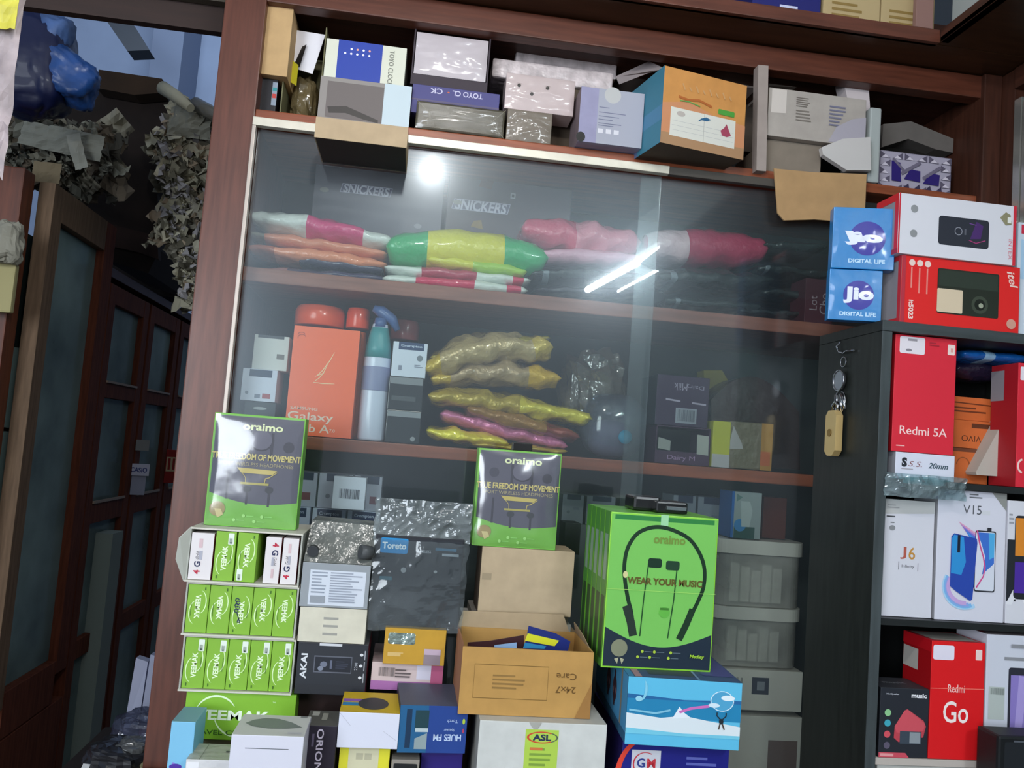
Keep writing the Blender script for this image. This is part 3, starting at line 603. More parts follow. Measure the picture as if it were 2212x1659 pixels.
def jar(label, px, py0, py1, wpx, Y, lid, body, zb=S2):
    c = at(px, py1, Y); r = wpx / 2 / FOC * Y; h = at(px, py0, Y).z - zb
    t = thing('jar', label, 'jar', (c.x, Y + r, zb + .0006))
    MB().lathe([(r * .9, 0), (r * .95, .01), (r * .95, h * .6), (r * .8, h - .042)], mat(body, .3)).build('body', t)
    MB().lathe([(r * .96, h - .036), (r * 1.0, h - .034), (r * 1.0, h - .010), (r * .92, h - .002), (r * .86, h)], mat(lid, .3, coat=.4)).build('lid', t)
jar('wide orange jar standing behind the orange tablet box', 683, 656, 710, 108, 1.46, '#f05a2c', '#d0602a'); jar('small orange jar between the wide jar and the spray bottle', 770, 664, 712, 50, 1.47, '#f0502c', '#d0602a'); jar('jar with a dull red lid and greenish glass behind the white lamp box', 873, 690, 735, 62, 1.50, '#8c4648', '#97a088')
def tabA(b):
    b.text('SAMSUNG', .26, .245, .0052, '#f0c9b4', w=.044, bold=.02); b.text('Galaxy', .37, .165, .0175, '#f6dfcc', w=.074, bold=.01)
    b.text('Tab A', .40, .07, .0135, '#f6dfcc', w=.058, bold=.01); b.text('7.0', .71, .06, .0055, '#f6dfcc')
    for p_ in ([(.40, .55), (.48, .60), (.58, .70), (.64, .78)], [(.38, .545), (.5, .58), (.55, .66)], [(.38, .50), (.44, .53), (.5, .58)], [(.36, .49), (.5, .485), (.68, .49)]): b.line(p_, .0016, '#fbd9a8', taper=.6)  # glare squiggles painted on the front as pale tapered strokes
    b.arc(.12, .92, .05, .02, 0, 190, .001, '#b5543a'); b.arc(.13, .89, .06, .03, 20, 200, .001, '#b5543a')
carton('tablet_box', 'tall bright orange tablet box with white lettering', 'box', Qd(634, 701, 778, 716, 758, 948, 616, 934), 1.41, .045, '#ff7446', tabA, on=S2, rough=.3)
# spray bottle
c = at(800, 940, 1.435); tb = thing('spray_bottle', 'blue and white trigger spray bottle beside the orange tablet box', 'bottle', (c.x, 1.445, S2 + .0006)); zt = at(812, 662, 1.44).z - S2
k = zt / .24
MB().lathe([(.0215, 0), (.0228, .004), (.023, .05), (.023, .105 * 1), (.0225, .14), (.021, .158), (.0175, .178), (.014, .192), (.013, .2)], mat('#d4dcf2', .3, coat=.4), sy=.7).build('bottle_body', tb)
MB().lathe([(.0232, .085), (.0234, .086), (.0234, .125), (.0232, .126)], mat('#8d93b8', .4), sy=.72).build('label_band', tb)
b = MB(); b.lathe([(.0226, .142), (.0212, .16), (.0176, .18), (.0142, .194)], mat('#4d9aa0', .3), sy=.74); b.build('shoulder_cap', tb)
b = MB(); m_ = mat('#4a669c', .35, coat=.3); b.tube([(0, 0, .195), (0, 0, zt - .02)], [.012, .010], m_); b.tube([(.03, 0, zt - .038), (.02, 0, zt - .02), (0, 0, zt - .008), (-.014, 0, zt - .003)], [.005, .009, .011, .006], m_); b.build('trigger_head', tb)
k1 = carton('lamp_box', 'black glossy box at the bottom under the white lamp box beside the spray bottle', 'box', Qd(836, 884, 911, 890, 905, 955, 832, 950), 1.42, .07, '#282b30', lambda b: (b.rect(.02, .8, .98, .97, '#8d9298'), b.ell(.8, .14, .07, None, '#8d9094')), on=S2, mk=lambda c: mat(c, .2, coat=.6))
k2 = carton('lamp_box', 'black box with a silver strip in the middle beside the spray bottle', 'box', Qd(842, 812, 916, 818, 911, 884, 837, 878), 1.42, .07, '#2b2e32', lambda b: (b.rect(.03, .78, .97, .98, '#85898e'), b.rect(.1, .28, .8, .42, '#4a4e52')), on=k1, mk=lambda c: mat(c, .2, coat=.6))
carton('lamp_box', 'white lamp box with a navy name band, topmost beside the spray bottle', 'box', Qd(851, 736, 925, 744, 918, 814, 844, 806), 1.42, .07, '#dbe2f2', lambda b: (b.rect(.16, .78, .90, 1, '#1f3a66'), b.text('Crompton', .53, .89, .0052, '#c9d4e8', w=.036, bold=.02), b.ell(.80, .56, .09, None, '#7e8792'), b.rect(.2, .18, .3, .32, '#8a90a4'), b.fine(.66, .28, .92, .38, 2, '#8a90a4')), on=k2)
GP = [('golden foil packet lowest of the pile on the middle shelf', (922, 928), (1100, 958), 30, '#f0d634', ((0, .45, '#f4e23c'),), 0), ('long thin golden packet edge under the pink packet', (1020, 958), (1228, 975), 16, '#c2a82a', (), 0),
      ('pink packet slanting across the golden pile', (952, 892), (1230, 962), 34, '#d878a4', ((0, .16, '#dc80ac'),), 0), ('orange-gold packet above the pink one', (1010, 880), (1255, 945), 34, '#a0702e', ((.7, 1, '#8a3c2c'),), 0),
      ('olive gold packet with bright creases in the pile', (925, 852), (1282, 905), 44, '#b89e34', ((.55, 1, '#dccc40'),), .15), ('brownish gold crinkled packet in the middle of the pile', (930, 815), (1214, 815), 52, '#b49a74', ((.76, 1, '#d8ae34'), (0, .14, '#ccac3a')), .25),
      ('topmost golden packet of the pile with crinkled brown side', (918, 792), (1196, 748), 66, '#bca474', ((0, .13, '#d0b03c'), (.85, 1, '#ccb04c')), .3), ('flat yellow packet edge lying over the top of the pile', (930, 770), (1192, 728), 26, '#a08f30', (), .2)]
for i, (lb, a, b_, h, c1, bd, sg) in enumerate(GP): packet(pk, lb, a, b_, h, 1.41 + .01 * (i % 3), c1, bd, D=.13, amp=.42, rough=.2, metal=.15, sag=sg)
blob('plastic_bundle', 'crinkled clear bundle with brown contents behind the gold pile', 'plastic', at(1280, 850, 1.52) , .055, .05, .075, clear('crinkle', '#c0bbb4', .5, '#7d766c', .1, .1, bump=1, bscale=20, scale=12), .3, 2.5, 8)
c = at(1327, 908, 1.45)
o = blob('clear_bag', 'round clear plastic bag with blue sticker on the middle shelf', 'bag', Vector((c.x, 1.46, S2 + .060)), .057, .045, .058, clear('roundbag', '#c4cad4', .35, '#8d98ac', .08, .06, scale=8), .04, 1.5, 2, crease=.2)
blob('ball', 'mauve ball with a blue patch inside the round clear bag', 'ball', Vector((c.x - .004, 1.465, S2 + .036)), .036, .03, .034, mat('#84708e', .5, var=.3, vscale=20), .03, 1.5, 4, crease=.2)
MB().lathe([(.004, 0), (.012, .0005), (.012, .001), (.004, .0015)], mat('#2c7fa0')).build('sticker', o, Vector((.012, -.047, -.02))).rotation_euler = (1.57, 0, 0)
W_, H_, M_ = quad('dmlow', Qd(1418, 918, 1536, 926, 1531, 1006, 1414, 1000), 1.415, on=S2)
dm = Box(W_, .10, H_, {'F': '#4a2648'}); dm.body.bm.clear(); pm = mat('#3f2440', .5)
dm.body.box(-W_ / 2, W_ / 2, 0, .10, 0, H_ * .33, pm); dm.body.box(-W_ / 2, -W_ / 2 + .002, 0, .1, H_ * .33, H_, pm); dm.body.box(W_ / 2 - .002, W_ / 2, 0, .1, H_ * .33, H_, pm); dm.body.box(-W_ / 2, W_ / 2, 0, .1, H_ - .002, H_, pm)
dm.tgt('card').slab([(-W_ / 2 + .004, -.002, H_ * .38), (-W_ / 2 + .026, -.002, H_ * .34), (-W_ / 2 + .027, 0, H_ * .6), (-W_ / 2 + .005, 0, H_ * .68)], (0, .001, 0), mat('#8d908c')); dm.tgt('card').slab([(W_ / 2 - .024, -.002, H_ * .30), (W_ / 2 - .003, -.002, H_ * .28), (W_ / 2 - .003, 0, H_ * .8), (W_ / 2 - .024, 0, H_ * .82)], (0, .001, 0), mat('#9ea09a'))
dm.text('Dairy M', .48, .15, .010, '#9a7a9c', w=.05)
dm.finish('purple_box', 'purple chocolate box with a dark cut-out opening, lower of the two', 'box', M_)
carton('purple_box', 'purple chocolate box with upside-down lettering and a barcode, upper of the two', 'box', Qd(1421, 808, 1533, 817, 1529, 920, 1414, 912), 1.415, .10, {'F': '#33223f', 'L': '#2a3540'}, lambda b: (b.text('Dairy', .72, .80, .009, '#94889c', rot=180, w=.034), b.text('Milk', .45, .78, .013, '#94889c', rot=180, w=.024), b.line([(.18, .52), (.46, .49)], .003, '#a49aac'), b.line([(.68, .48), (.95, .46)], .003, '#a49aac'), b.rect(.38, .06, .78, .36, '#8f939e', part='barcode_label'), b.bars(.42, .10, .74, .33, '#5a5e6a', part='barcode_label')), on=dm)
carton('carton', 'yellow and white carton beside the lower purple box', 'box', Qd(1542, 908, 1582, 912, 1572, 1012, 1536, 1008), 1.41, .08, '#b0b02a', lambda b: b.rect(0, 0, 1, .28, '#a9a6a8'), on=S2)
carton('packet', 'brown and orange crinkled packet standing on the shelf edge', 'packet', Qd(1580, 908, 1676, 918, 1660, 1018, 1566, 1010), 1.412, .05, '#6c6350', lambda b: (b.rect(.74, 0, 1, 1, '#a3742a'), b.poly([(.0, .4), (.1, .9), (.3, .55), (.34, .42)], '#a09c9c'), b.rect(.74, .1, .96, .4, '#b0592c')), on=S2, bev=.003, mk=lambda c: mat(c, .35, bump=.5, bscale=50))
# dark arched bag
M = MB(); q_ = [(1540, 1000)] + [(1536 + 190 * t, 905 - 92 * math.sin(math.pi * (t * .8 + .15))) for t in [i / 12 for i in range(13)]] + [(1728, 1015)]
M.slab([at(x, y, 1.48) for x, y in q_], (0, .08, 0), mat('#2c1814', .35, coat=.4, bump=.5, bscale=25)); tag(M.build('brown_bag'), 'dark brown arched bag behind the yellow carton on the middle shelf', 'bag')
M = MB(); M.slab([at(x, y, 1.60) for x, y in ((1520, 800), (1560, 800), (1600, 870), (1600, 1015), (1530, 1010))], (0, .04, 0), mat('#857c34', .5)); tag(M.build('yellow_packet'), 'yellow packet standing behind the dark brown bag', 'packet')

# ------------------------------------------------------------------ behind the glass, bottom shelf
S3 = 1.0246
lb = '#cdd5ee'
def cromp(label, x0, x1, y0, yb, Y=1.43, stamp=None, band='#22315c', txt=True):
    w = at(x1, y0, Y).x - at(x0, y0, Y).x
    def d(b):
        b.rect(.16, .80, .86, 1, band)
        if txt: b.text('Crompton', .51, .90, .007, '#c0cbe4', w=b.W * .56, bold=.02)
        if stamp: b.rect(.55, .25, .85, .42, stamp)
        b.ell(.2, .3, .05, None, '#7d86a0')
    return carton('lamp_box', label, 'box', Qd(x0, y0, x1, y0 + (x1 - x0) * .08, x1 - 6, yb + (x1 - x0) * .08, x0 - 6, yb), Y, .075, lb, d, on=None, snap=9)
shelf3 = []
base_h = at(740, 1155, 1.43).z
st = carton('storage_box', 'long grey-white box under the row of lamp boxes', 'box', Qd(600, 1155, 830, 1170, 820, 1420, 590, 1400), 1.43, .09, '#8f949a', None, on=S3)
for i, (x0, x1) in enumerate(((602, 671), (676, 748), (752, 822))):
    shelf3.append(carton('lamp_box', ('lamp box of the lower row partly behind the first flat earphone box', 'lamp box in the middle of the lower row under the barcode box', 'lamp box of the lower row next to the plastic bag')[i], 'box', Qd(x0, 1092 + i * 5, x1, 1097 + i * 5, x1 - 6, 1158 + i * 5, x0 - 6, 1152 + i * 5), 1.43, .07, lb,
                         lambda b: (b.rect(.14, .66, .88, .98, '#22315c'), b.text('Crompton', .5, .82, .007, '#c0cbe4', w=b.W * .6, bold=.02), b.ell(.3, .12, .06, None, '#8e97b4'), b.ell(.7, .12, .06, None, '#8e97b4')), on=st))
for i, (x0, x1) in enumerate(((606, 686), (690, 762), (766, 826))):
    carton('lamp_box', ('lamp box with a red stamp in the upper row by the flat earphone box', 'lamp box in the upper row behind the barcode box', 'lamp box of the upper row half hidden by the plastic bag')[i], 'box', Qd(x0, 1016 + i * 5, x1, 1022 + i * 5, x1 - 5, 1090 + i * 5, x0 - 5, 1084 + i * 5), 1.435, .07, '#b4b8ca',
           lambda b: (b.rect(.22, .78, .9, 1, '#2b3550'), b.rect(.6, .2, .85, .42, '#7c4450'), b.ell(.3, .35, .07, None, '#6a6e7c')), on=shelf3[i])
carton('barcode_box', 'small white box with a barcode set in front of the lamp boxes', 'box', Qd(722, 1027, 792, 1033, 786, 1103, 716, 1098), 1.385, .04, {'F': '#e4e8f8', 'T': '#a4a9b6'}, lambda b: b.bars(.2, .33, .82, .62, '#4a4e5c'), snap=9)
# right part of the bottom shelf
JX0, JX1 = at(1545, 1300, 1.42).x, at(1738, 1300, 1.42).x
def tub(label, ya, yb, Y=1.42):
    z0, z1 = at(1640, yb, Y).z, at(1640, ya, Y).z
    t = thing('plastic_tub', label, 'tub', ((JX0 + JX1) / 2, Y, z0)); W2 = (JX1 - JX0) / 2; h = z1 - z0 - .001
    sk = clear('tub_plastic', '#e4e2de', .72, '#eae4dc', .25, .03, scale=4)
    for nm, zz0, zz1, s, m in (('tub_body', 0, h * .78, 0, sk), ('tub_lid', h * .79, h, .004, mat('#d2ccc4', .45))):
        M = MB(); n = 9; pts = []
        for a_ in range(4):
            for q in range(n):
                an = math.radians(90 * a_ + 90 * q / (n - 1)); r = .03
                pts.append(((1 if a_ in (0, 3) else -1) * (W2 + s - r) + r * math.cos(an), .10 + (1 if a_ in (0, 1) else -1) * (.095 + s - r) + r * math.sin(an), 0))
        M.slab([(x, y, zz0) for x, y, z in pts], (0, 0, zz1 - zz0), m); M.build(nm, t)
    M = MB(); rr = random.Random(3)
    for k_ in range(5): M.box(-W2 * .55 + k_ * .02, -W2 * .55 + k_ * .02 + .017, .03, .16, .003, h * .62 - .006 * (k_ % 3), mat('#e8e8e6', .5), .001)
    M.build('white_contents', t); return z0
zt_ = tub('upper clear plastic tub with white contents on the bottom shelf', 1168, 1312)
zt2 = tub('lower clear plastic tub directly under the other tub', 1313, 1442)
b1 = carton('white_box', 'greyish white box with a dark square mark under the plastic tubs', 'box', Qd(1552, 1444, 1735, 1452, 1730, 1540, 1548, 1530), 1.42, .2, '#dcd5cc', lambda b: (b.rect(.40, .40, .60, .82, '#3f4454'), b.rect(.46, .5, .55, .72, '#8a8d96'), b.fine(.05, .4, .3, .8, 5, '#9a9794', vert=True)), snap=9)
carton('white_box', 'greyish white carton at the very bottom under the square-marked box', 'box', Qd(1552, 1542, 1732, 1552, 1730, 1670, 1548, 1660), 1.42, .2, '#d6cfc6', lambda b: b.rect(.6, .0, .95, .6, '#7a6460'), on=S3, snap=9)
def onz(x, y, Y=1.43): return at(x, y, Y).z
TZ = zt_ + (at(1640, 1168, 1.42).z - zt_) + .0006
carton('lamp_box', 'white box with a standing bulb picture on the plastic tubs', 'box', Qd(1582, 1060, 1646, 1066, 1642, 1166, 1578, 1160), 1.43, .06, {'F': '#8f9a9c', 'L': '#1d5fa8'}, lambda b: (b.rect(0, 0, .08, 1, '#1d5fa8'), b.rect(.1, 0, .8, .25, '#1f4a44'), b.ell(.3, .28, .2, None, '#2c7ab4'), b.poly([(.35, .25), (.62, .25), (.7, .6), (.6, .8), (.3, .8)], '#a8b2b2'), b.poly([(.15, .78), (.35, .88), (.15, .95)], '#5d7a78')), on=TZ)
carton('red_box', 'dark red box in shadow behind the bulb picture box', 'box', Qd(1650, 1072, 1700, 1078, 1696, 1172, 1646, 1166), 1.47, .06, '#5c2418', None, on=TZ)
lowr = carton('storage_box', 'grey box behind the green earphone boxes on the bottom shelf', 'box', Qd(1215, 1130, 1500, 1150, 1490, 1380, 1205, 1360), 1.50, .09, '#70767c', None, on=S3)
for i, (x0, x1, y0, y1) in enumerate(((1216, 1262, 1066, 1120), (1268, 1330, 1070, 1125), (1455, 1504, 1068, 1140), (1508, 1568, 1072, 1160))):
    carton('lamp_box', ('small pale lamp box near the second flat earphone box', 'pale lamp box directly behind the green boxes', 'pale lamp box right of the black holder', 'lavender lamp box left of the bulb picture box')[i], 'box', Qd(x0, y0, x1, y0 + 5, x1 - 3, y1 + 5, x0 - 3, y1), 1.50, .07, '#858c98', lambda b: (b.rect(.2, .8, .85, 1, '#2b3550'), b.ell(.3, .3, .08, None, '#646b7a'), b.rect(.5, .4, .8, .5, '#70778a')), on=lowr)
carton('dark_box', 'dark box behind glass next to the second flat earphone box', 'box', Qd(1222, 1128, 1256, 1132, 1250, 1200, 1216, 1196), 1.41, .05, '#22262a', snap=9)

# ------------------------------------------------------------------ counter with the front stacks
CT = 1.03
ct = thing('counter', 'counter ledge of brown wood below the glass doors', 'counter', (.2, 1.2, 0))
MB().box(-.62, .482, -.28, .155, CT - .03, CT, WOOD(1), .003).build('countertop', ct); MB().box(-.60, .475, -.26, .15, .001, CT - .031, WOOD(1)).build('counter_base', ct)
def swoosh(b, u=.5, v=.5, s=1, face='F', rot=1):
    pass
def veem(flip=False, sticker=False, scrib=False, tiltst=0):
    def d(b):
        W, H = b.W, b.H; f = -1 if flip else 1; U = lambda x: .5 + f * (x - .5); V = lambda y: .5 + f * (y - .5)
        b.text('VEEMAK', U(.50), V(.46), .0072, '#e4f5cf', rot=90 if not flip else -90, w=H * .50, bold=.03, part='logo')
        for c0, c1, cu, cv in ((95, 265, .42, .36), (-85, 85, .58, .58)):
            b.line([(U(cu + .30 * math.cos(math.radians(a))), V(cv + .24 * math.sin(math.radians(a)))) for a in range(c0, c1, 10)], .0014, '#d8f2b8', taper=.5, part='logo')
        b.fine(U(.80) - .025, .2, U(.80) + .025, .62, 1, '#3d6a14', vert=True)
        b.rect(U(.2) - .03, V(.08) - .03, U(.2) + .03, V(.08) + .03, '#3d6a14')
        if sticker:
            s0, s1 = V(.74), V(.97); u0, u1 = U(.62), U(.90)
            b.rrect(min(u0, u1), min(s0, s1), max(u0, u1), max(s0, s1), .001, '#dfe9dc', part='sticker'); b.bars(min(u0, u1) + .05, min(s0, s1) + .02, max(u0, u1) - .08, max(s0, s1) - .1, '#7a867c', part='sticker'); b.ell((u0 + u1) / 2, min(s0, s1) + .04, .04, .015, '#3a4440', part='sticker')
        if scrib:
            for k_ in range(5): b.arc(.28 + .05 * (k_ % 2), .72 - k_ * .055, .09, .035, 0, 330, .0012, '#16264a', n=10)
            b.line([(.32, .45), (.42, .34), (.36, .26), (.5, .24), (.42, .34)], .0012, '#16264a')
    return d
def gold4g(flip):
    def d(b):
        f = -1 if flip else 1; U = lambda x: .5 + f * (x - .5); V = lambda y: .5 + f * (y - .5); r = 90 if not flip else -90
        b.text('4', U(.36), V(.16), .0085, '#b8203c', rot=r, bold=.03, part='logo'); b.text('G', U(.36), V(.33), .0085, '#20264e', rot=r, bold=.03, part='logo'); b.text('Gold', U(.34), V(.52), .0045, '#3a3a48', rot=r, w=b.H * .17, shear=.2, part='logo')
        b.rect(min(U(.40), U(.55)), min(V(.43), V(.62)), max(U(.40), U(.55)), max(V(.43), V(.62)), '#a6a6b2'); b.rect(min(U(.36), U(.52)), min(V(.68), V(.88)), max(U(.36), U(.52)), max(V(.68), V(.88)), '#d0b4b8')
    return d
cream = '#cdcabd'
VY = 1.20; VG = '#80b034'
gq = Qd(405, 1483, 640, 1492, 634, 1592, 393, 1588)
def bigv(b):
    b.text('VEEMAK', .43, .52, .0135, '#effbe6', w=.100, bold=.03, part='logo'); b.arc(.28, .42, .20, .50, 35, 150, .0028, '#dff3cf', part='logo', taper=.5); b.arc(.50, .62, .24, .55, 195, 300, .0022, '#dff3cf', part='logo', taper=.5)
    b.text('TRAVEL CHARGER', .42, .16, .0062, '#2f5a14', w=.108, bold=.02, part='logo'); b.text('TM', .80, .83, .002, '#dff3cf')
gbox = carton('charger_box', 'large green travel charger box at the bottom of the charger stack', 'box', gq, VY, .13, {'F': '#80b530', 'T': '#6aa02c'}, bigv, snap=9)
supp = carton('carton', 'plain cardboard carton under the green charger box', 'box', Qd(393, 1592, 634, 1598, 630, 1720, 390, 1712), VY + .01, .12, '#8d7a5c', on=CT, snap=9)
gbox.root.location.z = supp.top() + .0006; gbox.loc.z = supp.top() + .0006
def tray_row(label, q, on, slots, top=False):
    W_, H_, M_ = quad('row', q, VY, on=on)
    b = Box(W_, .13, H_, cream); b.body.bm.clear(); t = .0022; m = mat(cream, .6); g = mat('#a7a9a0', .6)
    b.body.box(-W_ / 2, W_ / 2, -.004, .13, 0, t, m); b.body.box(-W_ / 2, W_ / 2, .0, .13, H_ - t, H_, m)
    b.body.box(-W_ / 2, -W_ / 2 + t, 0, .13, t, H_ - t, g); b.body.box(W_ / 2 - t, W_ / 2, 0, .13, t, H_ - t, g); b.body.box(-W_ / 2 + t, W_ / 2 - t, .128, .13, t, H_ - t, g)
    if top: b.body.slab([(-W_ / 2, 0, H_), (-W_ / 2 - .012, -.006, H_ * .8), (-W_ / 2 - .014, -.004, H_ * .4), (-W_ / 2 - .002, 0, 0)], (.0015, 0, 0), g)
    b.finish('display_carton', label, 'carton', M_)
    iw = W_ - 2 * t - .001; n = len(slots)
    for i, (u0, u1, kind, flip, stk, scr, lab) in enumerate(slots):
        x0, x1 = -W_ / 2 + t + .0005 + u0 * iw, -W_ / 2 + t + .0005 + u1 * iw
        green = kind == 'v'; hh = H_ - 2 * t - .0015 - (.004 if not green else 0)
        c = Box(x1 - x0 - .0008, .11, hh, {'F': VG if green else '#dcd6d6', 'R': '#7c2a2a' if not green else VG}, bev=.0006)
        (veem(flip, stk, scr) if green else gold4g(flip))(c)
        M2 = (Vector((M_[0].x + (x0 + x1) / 2, VY + .001, M_[0].z + t + .0006)), (0, 0, 0))
        c.finish('charger_box', lab, 'box', M2, 'charger boxes in the stacked cream cartons')
    return b
ordn = ['first', 'second', 'third', 'fourth', 'fifth']
r3 = tray_row('cream carton holding five green charger boxes, lowest of the three cartons', Qd(396, 1370, 640, 1384, 630, 1490, 388, 1480), gbox, [(i / 5, (i + 1) / 5, 'v', False, True, False, 'green charger box with price sticker, %s from the aisle in the lowest carton' % ordn[i]) for i in range(5)])
r2 = tray_row('cream carton holding five green charger boxes, middle of the three cartons', Qd(402, 1256, 645, 1270, 638, 1378, 394, 1366), r3, [(i / 5, (i + 1) / 5, 'v', i != 2, False, i == 2, ('narrow green charger box scribbled with dark ink in the middle carton' if i == 2 else 'green charger box without sticker, %s from the aisle in the middle carton' % ordn[i])) for i in range(5)])
r1 = tray_row('cream carton with mixed green and white charger boxes, topmost of the three cartons', Qd(408, 1140, 655, 1152, 645, 1266, 402, 1254), r2, [(0, .21, 'g', False, 0, 0, 'white charger box with red and blue lettering at the aisle end of the top carton'), (.22, .41, 'v', False, True, False, 'green charger box with sticker in the top carton, second from the aisle'), (.42, .61, 'v', True, True, False, 'green charger box with upturned logo in the top carton, next to the gap'), (.68, .83, 'g', True, 0, 0, 'white charger box with upside-down lettering in the top carton'), (.84, .99, 'g', False, 0, 0, 'white charger box at the far end of the top carton')], top=True)
GR = '#74b548'
def ora(b):
    b.rect(.025, .0, .985, .98, '#4c4c5c'); b.rect(.025, .0, .985, .07, GR)
    b.poly([(.025, .0), (.985, .0), (.985, .24)] + [(.985 - .96 * t, .24 - .045 * math.sin(math.pi * t * .9) * 1.6 + .075 * t) for t in [i / 12 for i in range(1, 13)]], GR)
    for u0, u1, v0, v1 in ((.40, .43, .64, .85), (.64, .67, .62, .85), (.20, .225, .24, .5), (.42, .445, .20, .36), (.66, .685, .19, .35)): b.rect(u0, v0, u1, v1, '#2e2e3c')
    b.arc(.535, .79, .13, .10, 180, 360, .003, '#2e2e3c', n=16); b.ell(.535, .78, .115, .085, '#5c5b6b'); b.ell(.20, .76, .06, .05, '#363646'); b.ell(.84, .73, .06, .05, '#2e2e3c')
    for u in (.43, .67): b.ell(u, .34, .045, .03, '#2c3038')
    b.text('oraimo', .54, .895, .0105, '#dfe8b4', w=.056, bold=.03, part='logo'); b.text('TRUE FREEDOM OF MOVEMENT', .50, .625, .0092, '#cdbf72', w=.124, bold=.03)
    b.text('SPORT WIRELESS HEADPHONES', .5, .558, .005, '#a79e74', w=.105); b.poly([(.30, .525), (.74, .515), (.69, .475), (.35, .48)], '#bfae5c'); b.rect(.35, .378, .66, .398, '#a9a04c'); b.line([(.36, .48), (.40, .44), (.405, .39)], .0008, '#bfae5c'); b.line([(.74, .50), (.66, .45), (.62, .44), (.61, .39)], .0012, '#bfae5c')
    b.ell(.13, .15, .085, .065, '#9b8a58', part='seal'); b.poly([(.10, .15), (.17, .15), (.20, .10), (.14, .07)], '#c9bc84', part='seal')
    for u, v in ((.42, .10), (.62, .10), (.32, .06), (.54, .055)): b.ell(u, v, .018, None, '#a4dd80'); b.rect(u + .03, v - .004, u + .11, v + .004, '#8fd06c')
    W, D, H = b.W, b.D, b.H; M = b.tgt('clear_film'); g = {}
    for i in range(25):
        for j in range(31):
            u, v = i / 24, j / 30; g[i, j] = M.bm.verts.new((-W / 2 + W * (.012 + .976 * u), -.0014 - .0085 * (math.sin(math.pi * u) * math.sin(math.pi * v)) ** .5 - .0008 * noise.noise(Vector((u * 3, v * 4, 3))) * 2, H * (.01 + .98 * v)))
    k_ = M.mi(FILM())
    for i in range(24):
        for j in range(30):
            f = M.bm.faces.new((g[i, j], g[i + 1, j], g[i + 1, j + 1], g[i, j + 1])); f.material_index = k_; f.smooth = True
carton('earphone_box', 'flat black and green earphone box standing on the charger cartons', 'box', Qd(463, 889, 659, 906, 642, 1132, 443, 1118), 1.235, .035, {'F': GR}, ora, on=r1)
# second column
k0 = carton('carton', 'dark carton low in the second column behind the black upright box', 'box', Qd(640, 1480, 785, 1488, 780, 1700, 636, 1690), 1.24, .10, '#2a1614', None, on=CT, snap=9)
def akai(b):
    b.rect(.02, .02, .98, .96, '#262930'); b.text('AKAI', .10, .44, .0085, '#d8dade', rot=90, w=.034, bold=.03, part='logo'); b.rect(.24, .30, .78, .70, '#5a5d68'); b.rect(.255, .33, .77, .67, '#1b1e28'); b.ell(.38, .50, .05, None, '#6a6f80'); b.ell(.34, .40, .04, None, '#7a8090'); b.rect(.47, .40, .50, .6, '#5f6478'); b.fine(.55, .4, .74, .6, 4, '#343848')
    b.text('2201', .84, .48, .004, '#b9bcc4', rot=90, part='model_number')
    for v in (.22, .5, .76): b.ell(.91, v, .025, .035, '#d5d7da'); b.rect(.95, v - .12, .965, v + .1, '#9a9da4')
    b.rect(.30, .94, .62, 1, '#c9cbd0', part='sticker'); b.rect(0, 0, 1, 1, '#8a2438', 'R')
ak = carton('phone_box', 'black phone box with sideways white lettering and a dark screen picture', 'box', Qd(646, 1386, 800, 1394, 786, 1484, 636, 1478), VY, .11, {'F': '#24262c', 'R': '#7c2233', 'T': '#57575a'}, akai, on=k0)
cr = carton('phone_box', 'plain cream phone box with three small grey words, on the black phone box', 'box', Qd(648, 1310, 793, 1318, 788, 1390, 643, 1384), VY, .10, {'F': '#cfcab8', 'T': '#a8a496'}, lambda b: [b.rect(.36, v - .035, .58, v + .035, '#9a9890') for v in (.25, .48, .70)], mk=KR, on=ak)
def glab(b):
    b.rect(.12, .05, .94, .84, '#ccd2dc', part='sticker'); b.fine(.15, .3, .38, .82, 7, '#8f97a4', part='sticker', seed=2); b.fine(.42, .12, .9, .82, 12, '#949ba8', part='sticker', seed=8); b.rect(.15, .1, .36, .26, '#8e949c', part='sticker')
gcart = carton('carton', 'grey carton with a large white specification label', 'box', Qd(655, 1212, 803, 1224, 792, 1314, 646, 1306), VY, .11, {'F': '#8f959a', 'T': '#8a8d8a'}, glab, on=cr)
W_ = gcart.W
M = MB(); z = gcart.H; m = clear('smoky_lid', '#c8ccc8', .8, '#8b8f8a', .2, .04, bump=.5, bscale=30, scale=9)
M.slab([(-W_ / 2, .002, 0), (W_ / 2, .002, 0), (W_ / 2 + .004, .03, .052), (-W_ / 2 + .004, .03, .055)], (0, .07, 0), m); M.tube([(-.035, .0, .014), (-.035, .006, .016)], .008, mat('#3a3d40')); M.tube([(.03, .0, .018), (.045, .006, .016)], .010, mat('#45484a'))
tag(M.build('clear_case', None, gcart.root.location + Vector((0, 0, gcart.H + .0006))), 'smoky clear plastic case with dark round ends on the grey carton', 'case')
